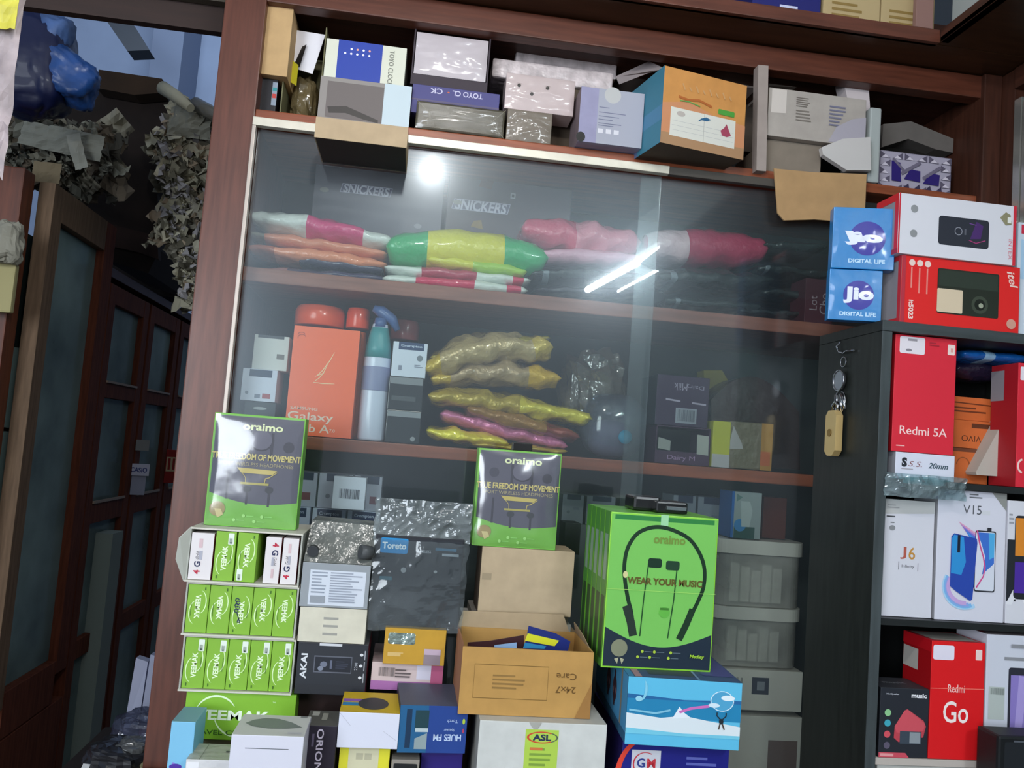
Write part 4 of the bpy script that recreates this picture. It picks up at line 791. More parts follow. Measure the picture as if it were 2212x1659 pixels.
# Toreto bag column
tq = carton('carton', 'dark carton low in the third column behind the blue phone box', 'box', Qd(810, 1470, 950, 1480, 940, 1720, 800, 1700), 1.25, .10, '#1a1516', None, on=CT, snap=9)
pk_ = carton('phone_box', 'pink and white phone box with a barcode under the golden box', 'box', Qd(805, 1425, 958, 1440, 952, 1515, 797, 1505), 1.21, .11, {'F': '#c9b6b4', 'T': '#b8a4a4'}, lambda b: (b.rect(0, 0, 1, .32, '#a268a0'), b.rect(.63, .42, .83, .95, '#ccc8d6'), b.rect(.83, 0, 1, .95, '#b0587c'), b.bars(.1, .5, .32, .82, '#7d7474'), b.fine(.33, .45, .56, .8, 3, '#5a5050')), on=tq)
go = carton('golden_box', 'golden yellow box with a shiny hologram strip', 'box', Qd(835, 1353, 966, 1366, 957, 1442, 824, 1432), 1.20, .09, {'F': '#bd9230', 'L': '#5c5240'}, lambda b: (b.rrect(.06, .56, .50, .88, .003, mat('#a5b8b0', .15, metal=.7, bump=.6, bscale=60, var=.5, vscale=60), part='hologram'), b.rect(.07, .22, .28, .3, '#d0b070'), b.rect(.07, .30, .32, .33, '#d0b070'), b.rect(.66, .02, .93, .46, '#8a7c84', part='sticker'), b.rect(.66, .30, .93, .46, '#b9a4b4', part='sticker')), on=pk_, mk=KR)
def tor(b):
    b.rect(.02, .02, .98, .97, '#23272f'); b.rrect(.06, .80, .37, .97, .003, '#1b86c4', part='brand_label'); b.text('Toreto', .215, .885, .0095, '#e8f4fa', w=.034, bold=.03, part='brand_label'); b.text('WIRELESS', .55, .84, .0042, '#a8adb4', w=.021); b.rect(.68, .86, .92, .89, '#3f6a86'); b.rect(.76, .80, .95, .83, '#9aa2aa')
    b.ell(.34, .62, .03, None, '#8f9296'); b.ell(.70, .62, .02, .016, '#9a9da0'); b.rect(.08, .50, .22, .54, '#2c5c6c')
tbx = carton('earphone_box', 'black earphone box with a blue brand label inside a clear plastic bag', 'box', Qd(812, 1148, 1006, 1172, 985, 1352, 797, 1338), 1.215, .05, {'F': '#1c1f26', 'R': '#5a2c44'}, tor, on=go, snap=9)
WB, HB = tbx.W, tbx.H
tbag = thing('clear_bag', 'crumpled clear plastic bag drawn around the black earphone box', 'bag', tbx.root.location + Vector((0, -.012, 0)))
sheet('bag_mouth', None, None, Vector((.002, .012, HB * 1.18)), WB * 1.10, HB * .46, BAG(), d=.004, amp=.004, freq=26, nx=40, nz=26, seed=4, parent=tbag)
sheet('bag_front', None, None, Vector((.002, 0, HB * .46)), WB * 1.06, HB * 1.0, clear('bag_film', '#eef2f2', .10, '#b0b8bc', .1, .035, bump=.6, bscale=14, scale=8), d=.006, amp=.0022, freq=16, nx=36, nz=36, seed=9, parent=tbag)
# lower front row
lb1 = carton('blue_box', 'light blue box with a purple ball picture at the foot of the charger stack', 'box', Qd(370, 1558, 420, 1560, 412, 1690, 358, 1685), 1.12, .06, {'F': '#79b9da', 'T': '#6f9aa8'}, lambda b: (b.ell(.35, .24, .26, None, '#4a2a96'), b.ell(.25, .30, .07, None, '#8f7ad0')), on=CT)
sv = carton('silver_box', 'silvery wrapped small box beside the light blue box', 'box', Qd(402, 1640, 495, 1642, 492, 1700, 396, 1698), 1.10, .055, {'F': '#cfcfcf', 'T': '#a4a498'}, lambda b: (b.rect(.02, .1, .3, .9, '#e4e4e6'), b.line([(.3, 0), (.3, 1)], .001, '#77786c', 'T'), b.line([(0, .5), (1, .5)], .001, '#c9c9be', 'T'), b.ell(.85, .5, .05, None, '#3c3c44', 'T')), mk=lambda c: mat(c, .3, bump=.3, bscale=60), on=CT)
def leaf(b):
    b.poly([(.10, .55), (.2, .72), (.35, .82), (.55, .80), (.75, .65), (.93, .42), (.70, .33), (.45, .32), (.22, .40)], '#6f7672', 'T'); b.rect(.2, .70, .80, .715, '#555a60'); b.rect(.75, .1, .95, .18, '#b4b4b8', 'T'); b.rect(.85, .9, .95, .97, '#777777', 'T')
carton('white_box', 'white box with a grey leaf shape on its lid at the front', 'box', Qd(499, 1586, 655, 1592, 650, 1690, 492, 1682), 1.04, .075, {'F': '#d0d0dc', 'T': '#c0c0bc'}, leaf, on=CT)
carton('black_box', 'upright black box with white letters running downward', 'box', Qd(656, 1566, 726, 1569, 722, 1690, 650, 1685), 1.10, .06, {'F': '#221c2a', 'T': '#4e4c46'}, lambda b: (b.text('ORION', .50, .56, .0085, '#c9c0d0', rot=-90, w=.052, bold=.02, part='logo'), b.rect(.12, .62, .34, .9, '#9a9890', 'T'), b.rect(.45, .35, .62, .8, '#8a877c', 'T'), b.rect(.25, .62, .32, .85, '#5c5468')), on=CT)
yb = carton('yellow_box', 'yellow box with a pale square panel at the front', 'box', Qd(733, 1610, 842, 1613, 838, 1700, 729, 1695), 1.11, .07, '#d8d232', lambda b: (b.rrect(.18, .3, .78, .96, .003, '#ccc8a8'), b.rect(.33, .66, .47, .82, '#b0ac92'), b.rect(.5, .66, .64, .82, '#b0ac92'), b.rect(.25, .05, .65, .25, '#a8a48c')), on=CT)
def yw(b):
    b.rect(0, 0, 1, 1, '#c9a81c', 'T'); b.rect(.02, .50, .5, .64, '#8f5ab0', 'T'); b.rect(.02, .30, .5, .46, '#2f7fb0', 'T'); b.ell(.54, .42, .26, .30, '#38383c', 'T'); b.line([(0, .98), (.2, .55)], .0004, '#a9a9b4'); b.line([(.75, .4), (.98, .1)], .0004, '#a9a9b4')
carton('white_box', 'white-fronted box with a yellow top showing a dark camera picture', 'box', Qd(733, 1537, 865, 1542, 858, 1606, 728, 1604), 1.10, .085, {'F': '#d4d6e4', 'T': '#c9a81c'}, yw, on=yb)
vb = carton('violet_box', 'plain dark violet box under the blue phone box', 'box', Qd(912, 1618, 1000, 1620, 995, 1700, 905, 1695), 1.12, .09, '#24166a', None, on=CT)
carton('small_box', 'small grey and black box beside the yellow box at the front', 'box', Qd(846, 1640, 906, 1642, 903, 1700, 842, 1698), 1.10, .05, {'F': '#8b857c', 'T': '#77736c'}, lambda b: (b.rrect(.08, .1, .92, .85, .003, '#15181a'), b.rect(.2, .2, .8, .55, '#3f5c56')), on=CT)
def hues(b):
    b.rect(.0, .0, .42, 1, '#1d5a86'); b.rect(.42, 0, 1, 1, '#1f3f86'); b.rect(.10, .10, .18, .92, '#12304c'); b.rect(.23, .45, .43, .90, '#1a3c44'); b.rect(.24, .44, .43, .52, '#b4c2c4'); b.poly([(.24, .08), (.42, .08), (.42, .42), (.24, .30)], '#8a9a9c')
    b.text('HUES FM', .72, .33, .0085, '#b9cbe4', rot=180, w=.036, bold=.02, part='logo'); b.text('Torch', .78, .68, .004, '#b9cbe4', rot=180); b.text('Speaker', .74, .50, .004, '#b9cbe4', rot=180); b.ell(.95, .68, .02, .06, '#a9c23c'); b.ell(.95, .48, .015, .05, '#a83c5c')
carton('phone_box', 'blue phone box with upside-down lettering and phone picture', 'box', Qd(866, 1522, 1012, 1527, 1004, 1616, 858, 1612), 1.105, .10, {'F': '#1f3f86', 'T': '#4c5266', 'L': '#2c2c3a'}, hues, on=vb, yaw=3)
# middle column
wl = carton('white_box', 'large white carton with a green sticker at the front', 'box', Qd(1040, 1556, 1314, 1566, 1300, 1720, 1022, 1710), 1.08, .12, {'F': '#c6c8c4', 'T': '#b9b8b0', 'L': '#97978f'}, lambda b: (b.rect(.36, .0, .62, .90, '#a9c84c', part='sticker'), b.arc(.49, .79, .11, .075, 50, 310, .0028, '#c8452c', part='sticker'), b.arc(.50, .79, .11, .075, -55, 55, .002, '#4c5c4c', part='sticker'), b.text('ASL', .49, .79, .0080, '#1f2c4c', bold=.04, w=.024, part='sticker'), b.fine(.40, .30, .58, .66, 5, '#7a9a3c', part='sticker'), b.rect(.40, .61, .5, .65, '#c8703c', part='sticker'), b.poly([(.38, 1), (.48, 1), (.45, .91), (.42, .91)], '#a4a49c')), on=CT, mk=KR)
oc_q = Qd(1002, 1396, 1284, 1410, 1275, 1520, 990, 1504)
W_, H_, M_ = quad('open', oc_q, 1.10, on=wl)
oc = Box(W_, .12, H_, {'F': '#b1884a', 'L': '#9c6a4c', 'I': '#a08a6c'}, mk=KR, open_top=True, wall=.0022)
oc.line([(.10, .25), (.66, .25), (.66, .75), (.10, .75), (.10, .25)], .0009, '#7a5a28'); oc.fine(.24, .38, .50, .62, 4, '#8a6a38')
oc.text('Care', .80, .62, .0085, '#6b4c20', rot=180, w=.027, bold=.01, part='lettering'); oc.text('24x7', .80, .42, .0085, '#6b4c20', rot=180, w=.027, bold=.01, part='lettering'); oc.poly([(.88, 0), (1, 0), (1, .55)], '#966c38')
oc.tgt('flap').slab([(-W_ / 2, .12, H_), (W_ / 2 - .01, .12, H_), (W_ / 2 - .02, .122, H_ + .024), (-W_ / 2 + .006, .122, H_ + .022)], (0, .002, 0), KR('#a79274')); oc.tgt('flap').slab([(W_ / 2 - .001, .02, H_ - .002), (W_ / 2 - .001, .118, H_ - .002), (W_ / 2 - .006, .112, H_ + .016), (W_ / 2 - .004, .06, H_ + .01)], (.0015, 0, 0), KR('#9c8468'))
oc.finish('open_carton', 'open brown cardboard carton with upside-down lettering and a printed frame', 'carton', M_)
c0 = oc.root.location
fl_ = carton('charger_box', 'flat grey box inside the open brown carton carrying the leaflets', 'box', Qd(1030, 1440, 1255, 1452, 1248, 1500, 1022, 1490), 1.12, .085, '#5a4f46', None, on=c0.z + .003)
def card(label, pts, cols, Y, d=(0, .0012, 0), extra=None, z=0):
    M = MB(); P = [at(x, y, Y) for x, y in pts]; o = P[0].copy(); M.slab([p - o for p in P], d, mat(cols, .35))
    if extra:
        for q, cc in extra: M.slab([at(x, y, Y - .0008) - o for x, y in q], (0, .0007, 0), mat(cc, .4))
    tag(M.build('leaflet', None, o), label, 'leaflet')
card('dark blue leaflet with a yellow panel in the open brown carton', [(1142, 1352), (1200, 1368), (1232, 1386), (1222, 1425), (1128, 1425)], '#1c2a70', 1.145, extra=[([(1140, 1368), (1208, 1384), (1198, 1396), (1134, 1384)], '#d0cf2c'), ([(1134, 1388), (1180, 1396), (1176, 1402), (1130, 1400)], '#2f86b8')])
card('dark red-brown leaflet leaning in the open brown carton', [(1010, 1388), (1060, 1384), (1132, 1372), (1132, 1425), (1008, 1425)], '#3c2024', 1.150)
card('blue and white leaflet low in the open brown carton', [(1068, 1394), (1116, 1388), (1116, 1425), (1066, 1425)], '#8fb0d8', 1.138)
# stack of pale card layers, then the tan box and the second flat earphone box on them
ly = None
lz = at(1115, 1372, 1.235).z
lay = [('tan card box layer lowest behind the open brown carton', (1000, 1352, 1248, 1372, 1246, 1392, 998, 1374), '#9a8468'), ('white card box layer behind the open brown carton', (1003, 1336, 1234, 1352, 1232, 1370, 1000, 1352), '#d0cdc8'), ('grey card box layer just under the plain tan box', (1020, 1318, 1228, 1334, 1226, 1350, 1018, 1334), '#908a82')]
prev = carton('carton', 'tall brown carton behind the open carton carrying the card layers', 'box', Qd(1004, 1376, 1248, 1392, 1240, 1720, 990, 1700), 1.26, .10, '#6f5a44', None, on=CT, snap=9)
for lb_, q_, c_ in lay: prev = carton('flat_box', lb_, 'box', Qd(*q_), 1.245, .09, c_, (lambda b: b.rect(.26, 0, .27, 1, '#4a443e')) if c_ == '#908a82' else None, on=prev, mk=KR, dz=.0004)
tn = carton('tan_box', 'plain tan cardboard box with a faint tape square', 'box', Qd(1042, 1178, 1242, 1194, 1233, 1328, 1032, 1315), 1.235, .075, {'F': '#b39f82', 'R': '#8a7a60', 'L': '#5c4c3c'}, lambda b: b.rect(.02, .50, .12, .60, '#9a8a70', part='tape'), mk=KR, on=prev)
carton('earphone_box', 'flat black and green earphone box standing on the plain tan box', 'box', Qd(1037, 968, 1214, 980, 1200, 1188, 1017, 1178), 1.235, .035, {'F': GR, 'T': GR}, lambda b: (ora(b), b.tgt('hang_tab').box(-.012, .018, .008, .022, b.H, b.H + .012, mat('#141414', .3), .001)), on=tn)
# blue picture box, dark blue box and green earphone stack
gm = carton('blue_box', 'dark blue box with a red swoosh and a white logo panel at the bottom', 'box', Qd(1346, 1592, 1576, 1604, 1570, 1730, 1338, 1720), 1.09, .20, {'F': '#14187a', 'T': '#1c1c78', 'L': '#1c1250'}, lambda b: (b.arc(.20, .25, .24, .72, 88, 170, .007, '#d8402c'), b.rect(.09, .30, .36, .80, '#cfd0d8', part='logo_panel'), b.arc(.22, .56, .11, .20, 60, 300, .002, '#c8303c', part='logo_panel'), b.text('G', .18, .58, .012, '#2c3c86', bold=.03, part='logo_panel'), b.text('M', .275, .58, .012, '#c8303c', bold=.03, part='logo_panel'), b.fine(.60, .45, .9, .75, 3, '#5c64b0')), on=CT, yaw=-2)
def sea(b):
    b.rect(0, .62, 1, 1, '#58b4d8'); b.poly([(0, .62), (1, .55), (1, .68), (.5, .64), (.0, .70)], '#1d5f96'); b.rect(0, .30, 1, .62, '#1a7ba8'); b.poly([(0, 0), (1, 0), (1, .22), (.7, .30), (.5, .36), (.3, .30), (0, .36)], '#d3dde2'); b.poly([(.0, .0), (1, 0), (1, .06), (.5, .05), (0, .1)], '#6fc0d8')
    b.poly([(.40, .30), (.46, .52), (.50, .42), (.56, .34)], '#dfe6ec'); b.line([(.46, .42), (.56, .50), (.72, .56)], .004, '#c46ab0'); b.ell(.83, .66, .10, None, '#4a9cc4'); b.arc(.83, .66, .10, None, 0, 360, .0012, '#cfe4ee'); b.ell(.88, .72, .06, .05, '#dfe9ee'); b.ell(.76, .58, .05, .04, '#cfe0ea')
    b.ell(.83, .30, .02, .05, '#16222c'); b.line([(.83, .32), (.79, .40), (.79, .46)], .0016, '#16222c'); b.line([(.83, .32), (.87, .40), (.87, .46)], .0016, '#16222c'); b.line([(.82, .26), (.81, .16)], .0018, '#4a3c34'); b.line([(.84, .26), (.86, .16)], .0018, '#4a3c34')
    b.arc(.10, .80, .06, .22, -70, 40, .0035, '#7fc4dc', taper=.5); b.ell(.10, .62, .03, .05, '#8fc9dc'); b.line([(.02, .42), (.25, .38), (.38, .45)], .003, '#7ab8d0')
    b.rect(0, 0, 1, 1, '#4c96c4', 'L'); b.rect(.82, 0, .86, 1, '#8a8274', 'L')
    for u in (.45, .65): b.ell(u, .45, .06, .24, '#4a3038', 'L'); b.ell(u, .42, .035, .09, '#a07a84', 'L'); b.rect(u - .02, .14, u + .02, .8, '#3a2430', 'L')
    b.rect(0, 0, 1, 1, '#3f5478', 'T'); b.rect(.0, 0, .05, 1, '#3f86b0', 'T'); b.rect(.06, 0, .12, 1, '#a8848c', 'T'); b.rect(.2, .06, .62, .42, '#3c4a50', 'T'); b.rect(.25, .5, .55, .95, '#4a4f62', 'T'); b.rect(.7, .1, .98, .9, '#4a4f86', 'T'); b.line([(.62, 0), (.66, 1)], .003, '#7a94b8', 'T')
sb2 = carton('picture_box', 'large light blue box printed with sea, sand and a small person', 'box', Qd(1365, 1459, 1604, 1478, 1596, 1604, 1344, 1576), 1.06, .24, {'F': '#58b4d8', 'L': '#35688a', 'T': '#3f5478'}, sea, on=gm, yaw=-4, roll=0)
def wear(b):
    b.rect(.012, .012, .988, .988, '#74bb58'); b.poly([(.012, .012), (.988, .012), (.988, .24)] + [(.988 - .976 * t, .24 - .085 * math.sin(math.pi * t) * 1.25 + .02 * t) for t in [i / 16 for i in range(1, 17)]], '#1c2a38')
    b.rect(.04, .955, .96, .985, '#2c7a3c'); b.rect(.46, .93, .53, 1.0, '#9ad0a0', part='tape')
    P_ = [(.27, .25), (.24, .36), (.20, .45), (.165, .56), (.15, .66), (.17, .77), (.24, .86), (.34, .905), (.46, .92), (.60, .90), (.74, .85), (.84, .76), (.89, .66), (.89, .55), (.85, .46), (.80, .38), (.74, .30), (.70, .22)]
    b.line(curve(P_), .0052, '#12301c', part='neckband'); b.line([(.19, .40), (.24, .30), (.27, .21)], .011, '#223028', part='neckband'); b.line([(.80, .40), (.75, .30), (.69, .20)], .009, '#17321f', part='neckband'); b.ell(.165, .60, .022, .022, '#cfc890')
    b.line([(.37, .68), (.345, .45), (.33, .21)], .0016, '#1c4a24', part='cable#1'); b.line([(.635, .67), (.62, .45), (.585, .205)], .0016, '#1c4a24', part='cable#2')
    b.rrect(.365, .655, .49, .715, .003, '#123020', part='earbud#1'); b.rrect(.53, .645, .655, .705, .003, '#1c3c28', part='earbud#2')
    b.text('oraimo', .55, .84, .0115, '#6f8a3a', w=.044, part='logo', bold=.03); b.text('WEAR YOUR MUSIC', .53, .565, .0092, '#5f5424', w=.104, bold=.04)
    b.ell(.54, .37, .05, .035, '#5fae44'); b.rect(.50, .385, .58, .40, '#3f7a2c'); b.ell(.15, .13, .075, None, '#7d8068', part='seal'); b.poly([(.11, .06), (.15, .07), (.14, .03)], '#a9a888', part='seal'); b.poly([(.16, .07), (.20, .06), (.18, .03)], '#a9a888', part='seal')
    for u in (.36, .47, .62): b.ell(u, .115, .013, None, '#a4c23c'); b.rect(u + .02, .112, u + .09, .117, '#5c6c74')
    for u in (.32, .43, .60): b.ell(u, .08, .013, None, '#a4c23c'); b.rect(u + .02, .077, u + .09, .082, '#5c6c74')
    b.text('Medley', .86, .095, .006, '#a8d43c', w=.020, shear=.2, bold=.02, part='series_name'); b.line([(0, .505), (1, .505)], .0006, '#a8d86c')
wq = Qd(1325, 1101, 1556, 1125, 1534, 1408, 1297, 1392)
WW, WH, WM = quad('wear', wq, 1.10, on=sb2)
yd = .0285
for i in range(5):
    b = Box(WW, yd - .001, WH - .0 * i, {'F': '#86c838', 'L': '#5c8c50', 'T': '#6cb446'}, rough=.35, bev=.0012)
    if i == 0: wear(b)
    b.rect(0, 0, 1, 1, '#4f8f3c', 'L'); b.rect(.15, .05, .8, .45, '#33502c', 'L'); b.rect(.2, .55, .8, .85, '#8aa58c', 'L')
    b.line([(0.02, 0), (.02, 1)], .0012, '#8fe03c', 'L'); b.line([(.98, 0), (.98, 1)], .0012, '#8fe03c', 'L')
    b.finish('neckband_box', ('green neckband earphone box at the front of the row showing the looped cable', 'green earphone box second in the row behind the front one', 'green earphone box in the middle of the row of five', 'green earphone box fourth in the row', 'green earphone box at the back of the row by the glass')[i], 'box', (WM[0] + Vector((0, yd * i, 0)), (0, 0, 0)), 'green neckband boxes in a row')
    if i == 0: w0_ = b
M = MB(); zz = w0_.top(); c = at(1440, 1100, 1.15); bk = mat('#0e1012', .25, coat=.4)
M.box(-.035, .005, 0, .05, 0, .020, bk, .004); M.box(-.008, .038, -.02, .03, .0, .016, bk, .003); M.box(.006, .036, -.022, -.019, .004, .010, mat('#5c6468', .2), .001)
tag(M.build('black_holder', None, Vector((c.x - .012, 1.155, zz + .0006))), 'black plastic holder lying on the green earphone boxes', 'holder')

# ------------------------------------------------------------------ black shelf unit
UX, UY, UZ = .687, 1.16, 1.787
un = thing('shelf_unit', 'black wood-grain open shelf unit full of phone boxes', 'shelf', (UX, UY, 0))
bw = mat('#1e221f', .55, wood=2, var=.35); be = mat('#3d4446', .5, wood=2, var=.25); beh = mat('#3d4446', .5, wood=1, var=.25)
def ux(name, x0, x1, y0, y1, z0, z1, m): return MB().box(x0 - UX, x1 - UX, y0 - UY, y1 - UY, z0, z1, m, .0006).build(name, un)
ux('side_panel', UX, UX + .016, UY, 1.352, .9, UZ - .0165, bw); ux('edge_strip', UX, UX + .016, UY - .0016, UY - .0001, .9, UZ - .0165, be)
ux('top_board', UX, 1.008, UY, 1.352, UZ - .016, UZ, bw); ux('edge_strip', UX, 1.008, UY - .0016, UY - .0001, UZ - .016, UZ, beh)
ux('back_panel', UX + .0165, 1.008, 1.345, 1.352, .9, UZ - .0165, mat('#0d0f10', .6))
SH = (1.553, 1.348, 1.150)
for z_ in SH: ux('shelf_board', UX + .0165, .9925, UY + .004, 1.344, z_ - .010, z_, mat('#1a1d1e', .5) if z_ > 1.2 else mat('#b9b0a8', .5))
ux('lower_board', UX + .0165, .9925, UY + .004, 1.344, .9, 1.04, mat('#14161a', .5))
ux('side_panel', .9935, 1.008, UY, 1.344, .9, UZ - .0165, bw)
def jio(v):
    def d(b):
        b.ell(.56, .50, .29, None, '#33309a', n=40, part='logo')
        if v: b.text('Jio', .56, .50, .026, '#e9eef6', w=.045, bold=.05, part='logo')
        else: b.text('Jio', .50, .50, .022, '#e9eef6', w=.056, bold=.07, part='logo', shear=-.2)
        b.film(.004, sd=7 + v, amp=.002, n=16, m=clear('thin_film', '#ffffff', .02, '#ffffff', .12, .025, bump=.25, bscale=8))
        b.text('DIGITAL LIFE', .56, .13, .0065, '#bfe0f4', w=.054, bold=.04, part='logo')
    return d
KJ = lambda c: mat(c, .3, coat=.35, bump=.2, bscale=25)
j1 = carton('blue_cube_box', 'glossy bright blue cube box with round logo, lower of the pair on the black unit', 'box', Qd(1793, 583, 1908, 582, 1902, 700, 1787, 712), 1.19, .02, {'F': '#007cc0', 'B': '#0f5ea8', 'R': '#0f62a8'}, jio(1), mk=KJ, yaw=-14, roll=0, on=UZ)
j2 = carton('blue_cube_box', 'glossy bright blue cube box with creased film, upper of the pair on the black unit', 'box', Qd(1801, 450, 1936, 448, 1931, 578, 1796, 580), 1.185, .022, {'F': '#007cc0', 'B': '#0f5ea8', 'R': '#0f62a8'}, jio(0), mk=KJ, yaw=-14, roll=0, on=j1)
def itel(b):
    for k_, u in enumerate((.085, .15, .215)): b.ell(u, .90, .026, None, '#ead2c8', part='badge#%d' % k_); b.rect(u - .008, .45 if k_ else .52, u + .004, .83, '#e08a80')
    b.rrect(.30, .19, .82, .86, .003, '#22281f', part='phone_picture'); b.rect(.31, .60, .81, .84, '#2c352c', part='phone_picture'); b.rrect(.30, .21, .515, .56, .002, '#d6c4a8', part='phone_picture'); b.ell(.66, .37, .07, None, '#3c4438', part='phone_picture'); b.ell(.66, .37, .045, None, '#12160f', part='phone_picture'); b.ell(.67, .36, .02, None, '#9aa08c', part='phone_picture')
    b.text('it5023', .085, .20, .008, '#f4d8d0', rot=-90, w=.029, bold=.03, part='lettering'); b.text('itel', .93, .80, .013, '#f0cfc4', rot=-75, w=.028, shear=.3, bold=.02, part='lettering'); b.ell(.93, .13, .04, None, '#cf9a88'); b.rect(.03, .0, .0, 1, '#b03040')
    b.rect(0, 0, 1, .07, '#c22a34', 'L'); b.rect(0, .93, 1, 1, '#c22a34', 'L'); b.rect(.85, 0, 1, 1, '#c2303c', 'L')
it = carton('phone_box', 'red phone box lying sideways with a dark phone picture on the black unit', 'box', Qd(1950, 553, 2206, 576, 2198, 721, 1942, 699), 1.165, .055, {'F': '#dd2524', 'L': '#8d8a90', 'T': '#8a1c20'}, itel, on=UZ)
def intex(b):
    b.rrect(.34, .22, .77, .70, .005, '#2b2e38', part='phone_picture'); b.arc(.51, .47, .03, None, 0, 360, .0012, '#8c8e98', part='phone_picture'); b.rect(.56, .42, .575, .52, '#5c5e68', part='phone_picture'); b.poly([(.61, .36), (.66, .66), (.72, .60), (.70, .38)], '#4a2c68', part='phone_picture'); b.line([(.60, .34), (.66, .30), (.74, .36)], .0012, '#b03c78', part='phone_picture'); b.line([(.60, .62), (.66, .60)], .0012, '#7a4a98', part='phone_picture')
    b.ell(.13, .76, .03, None, '#8f9294'); b.ell(.13, .35, .03, None, '#8f9294'); b.poly([(.86, .78), (.91, .88), (.95, .84), (.96, .68), (.91, .66)], '#8f8a6c'); b.rect(.925, .70, .955, .8, '#e6e6e0'); b.text('INTEX', .955, .26, .006, '#d8909c', rot=-90, w=.032, part='lettering')
    b.rect(.975, 0, 1, 1, '#cc2c3c'); b.rect(0, 0, .012, 1, '#c82434'); b.rect(.85, 0, 1, 1, '#d0283a', 'L'); b.rect(0, 0, 1, .08, '#a8283c', 'L'); b.rect(0, .88, 1, 1, '#c8202c', 'L')
carton('phone_box', 'white phone box lying sideways with a phone picture, on the red one', 'box', Qd(1944, 419, 2196, 443, 2191, 576, 1936, 551), 1.16, .06, {'F': '#dbdbe2', 'L': '#8f8c94', 'T': '#b0b0b4'}, intex, on=it)
carton('phone_box', 'white and light blue phone box at the edge of the black unit top', 'box', Qd(2199, 480, 2260, 486, 2256, 722, 2196, 718), 1.18, .05, '#ccd8e4', lambda b: (b.rect(.1, .9, .8, .98, '#c83048'), b.rect(.1, .5, 1, .85, '#a9cbe4')), on=UZ)
# first opening
def r5(b):
    b.rrect(.07, .84, .48, .985, .003, '#e6dfe6', part='sticker'); b.rect(.2, .95, .35, .97, '#9a949c', part='sticker'); b.ell(.22, .87, .05, .012, '#8d8790', part='sticker'); b.rrect(.85, .86, .97, .95, .0015, '#eed6d0', part='badge'); b.rect(.9, .885, .94, .92, '#e0a09a', part='badge')
    b.text('Redmi 5A', .50, .185, .0125, '#f6d6d2', w=.076, bold=.005, part='lettering'); b.fine(.07, .04, .28, .06, 1, '#f0b8b4'); b.fine(.55, .92, .72, .96, 2, '#a82838')
ss = carton('flat_box', 'flat white box with black italic print under the tall red box', 'box', Qd(1937, 975, 2064, 986, 2060, 1031, 1931, 1024), 1.17, .07, {'F': '#d8dae8', 'L': '#9a9ca4'}, lambda b: (b.text('S', .15, .55, .014, '#22242c', bold=.06, part='lettering'), b.text('S.S.', .33, .50, .008, '#8a6064', w=.022, part='lettering', shear=.3), b.text('20mm', .72, .48, .0085, '#38505c', w=.032, shear=.3, bold=.02, part='lettering#2'), b.fine(.1, .2, .4, .3, 1, '#a9a4ac')), on=SH[0] + .0)
carton('phone_box', 'tall bright red phone box with white lettering in the first opening', 'box', Qd(1938, 722, 2073, 732, 2053, 981, 1922, 972), 1.17, .055, {'F': '#d62a3c', 'L': '#9c141e'}, r5, on=ss, rough=.45, cap=1.7700)
def teal(s=0): return clear('bag_teal', '#a9c0c4', .45, '#7f9aa0', .08, .08, bump=.9, bscale=30, scale=14)
c = at(2005, 1052, 1.145)
sheet('plastic_bag', 'crumpled clear plastic bag with a teal tint over the tops of the white phone boxes', 'bag', c, .125, .034, clear('bag_teal', '#dce8ea', .38, '#aebfc4', .1, .05, bump=.5, bscale=16, scale=12), d=.012, amp=.007, freq=24, nx=40, nz=14, seed=17)
blob('teal_packet', 'teal foil packet inside the clear bag on the shelf edge', 'packet', at(1985, 1040, 1.178), .045, .018, .007, mat('#4f9aa4', .3, coat=.4, bump=.4), .2, 2, 5)
def bandp(label, x0, x1, y0, y1, Y, D, on, txt):
    return carton('orange_box', label, 'box', Qd(x0, y0, x1, y0 + 8, x1 - 4, y1 + 8, x0 - 8, y1), Y, D, '#c4622c', txt, on=on, mk=KR)
o1 = bandp('lowest orange box behind the tall red box', 2048, 2136, 965, 1015, 1.24, .08, SH[0], lambda b: (b.arc(.4, .3, .15, .3, 0, 180, .002, '#8a4a24'), b.rect(0, .85, 1, 1, '#6b3a24')))
o2 = bandp('orange box with large dark upside-down lettering in the first opening', 2052, 2150, 905, 965, 1.24, .08, o1, lambda b: (b.text('VIVO', .5, .35, .010, '#5c3018', rot=180, w=.034), b.rect(.5, .74, .98, .90, '#5c3018')))
bandp('topmost orange box of the pile behind the tall red box', 2058, 2145, 855, 905, 1.245, .07, o2, lambda b: (b.line([(0, .75), (1, .70)], .002, '#6b3216'), b.fine(.05, .3, .9, .6, 2, '#6b3216')))
M = MB(); M.slab([at(x, y, 1.215) for x, y in ((2108, 1020), (2172, 900), (2172, 1030), (2110, 1026))], (0, .05, 0), mat('#b5aea4', .5)); tag(M.build('white_pouch'), 'white pouch leaning against the red box at the unit edge', 'pouch')
packet('blue_packet', 'bright blue glossy packet lying high in the first opening', (2085, 762), (2230, 775), 26, 1.22, '#1c6ac0', ((.3, .45, '#9cc8e8'),), D=.08, amp=.2)
packet('dark_packet', 'dark purple packet under the bright blue packet', (2070, 795), (2205, 800), 40, 1.25, '#241c30', (), D=.07, amp=.3)
carton('phone_box', 'red phone box with a grey side label cut by the picture edge', 'box', Qd(2200, 785, 2290, 790, 2280, 1042, 2194, 1038), 1.175, .06, {'F': '#d62a3c', 'L': '#a81a26'}, lambda b: (b.rect(.0, .7, .5, .95, '#8f8a90', 'L'), b.rrect(.05, .86, .4, .97, .002, '#e6dfe6'), b.arc(.15, .17, .1, .05, 90, 270, .003, '#f0d0c8')), on=SH[0], cap=1.77)
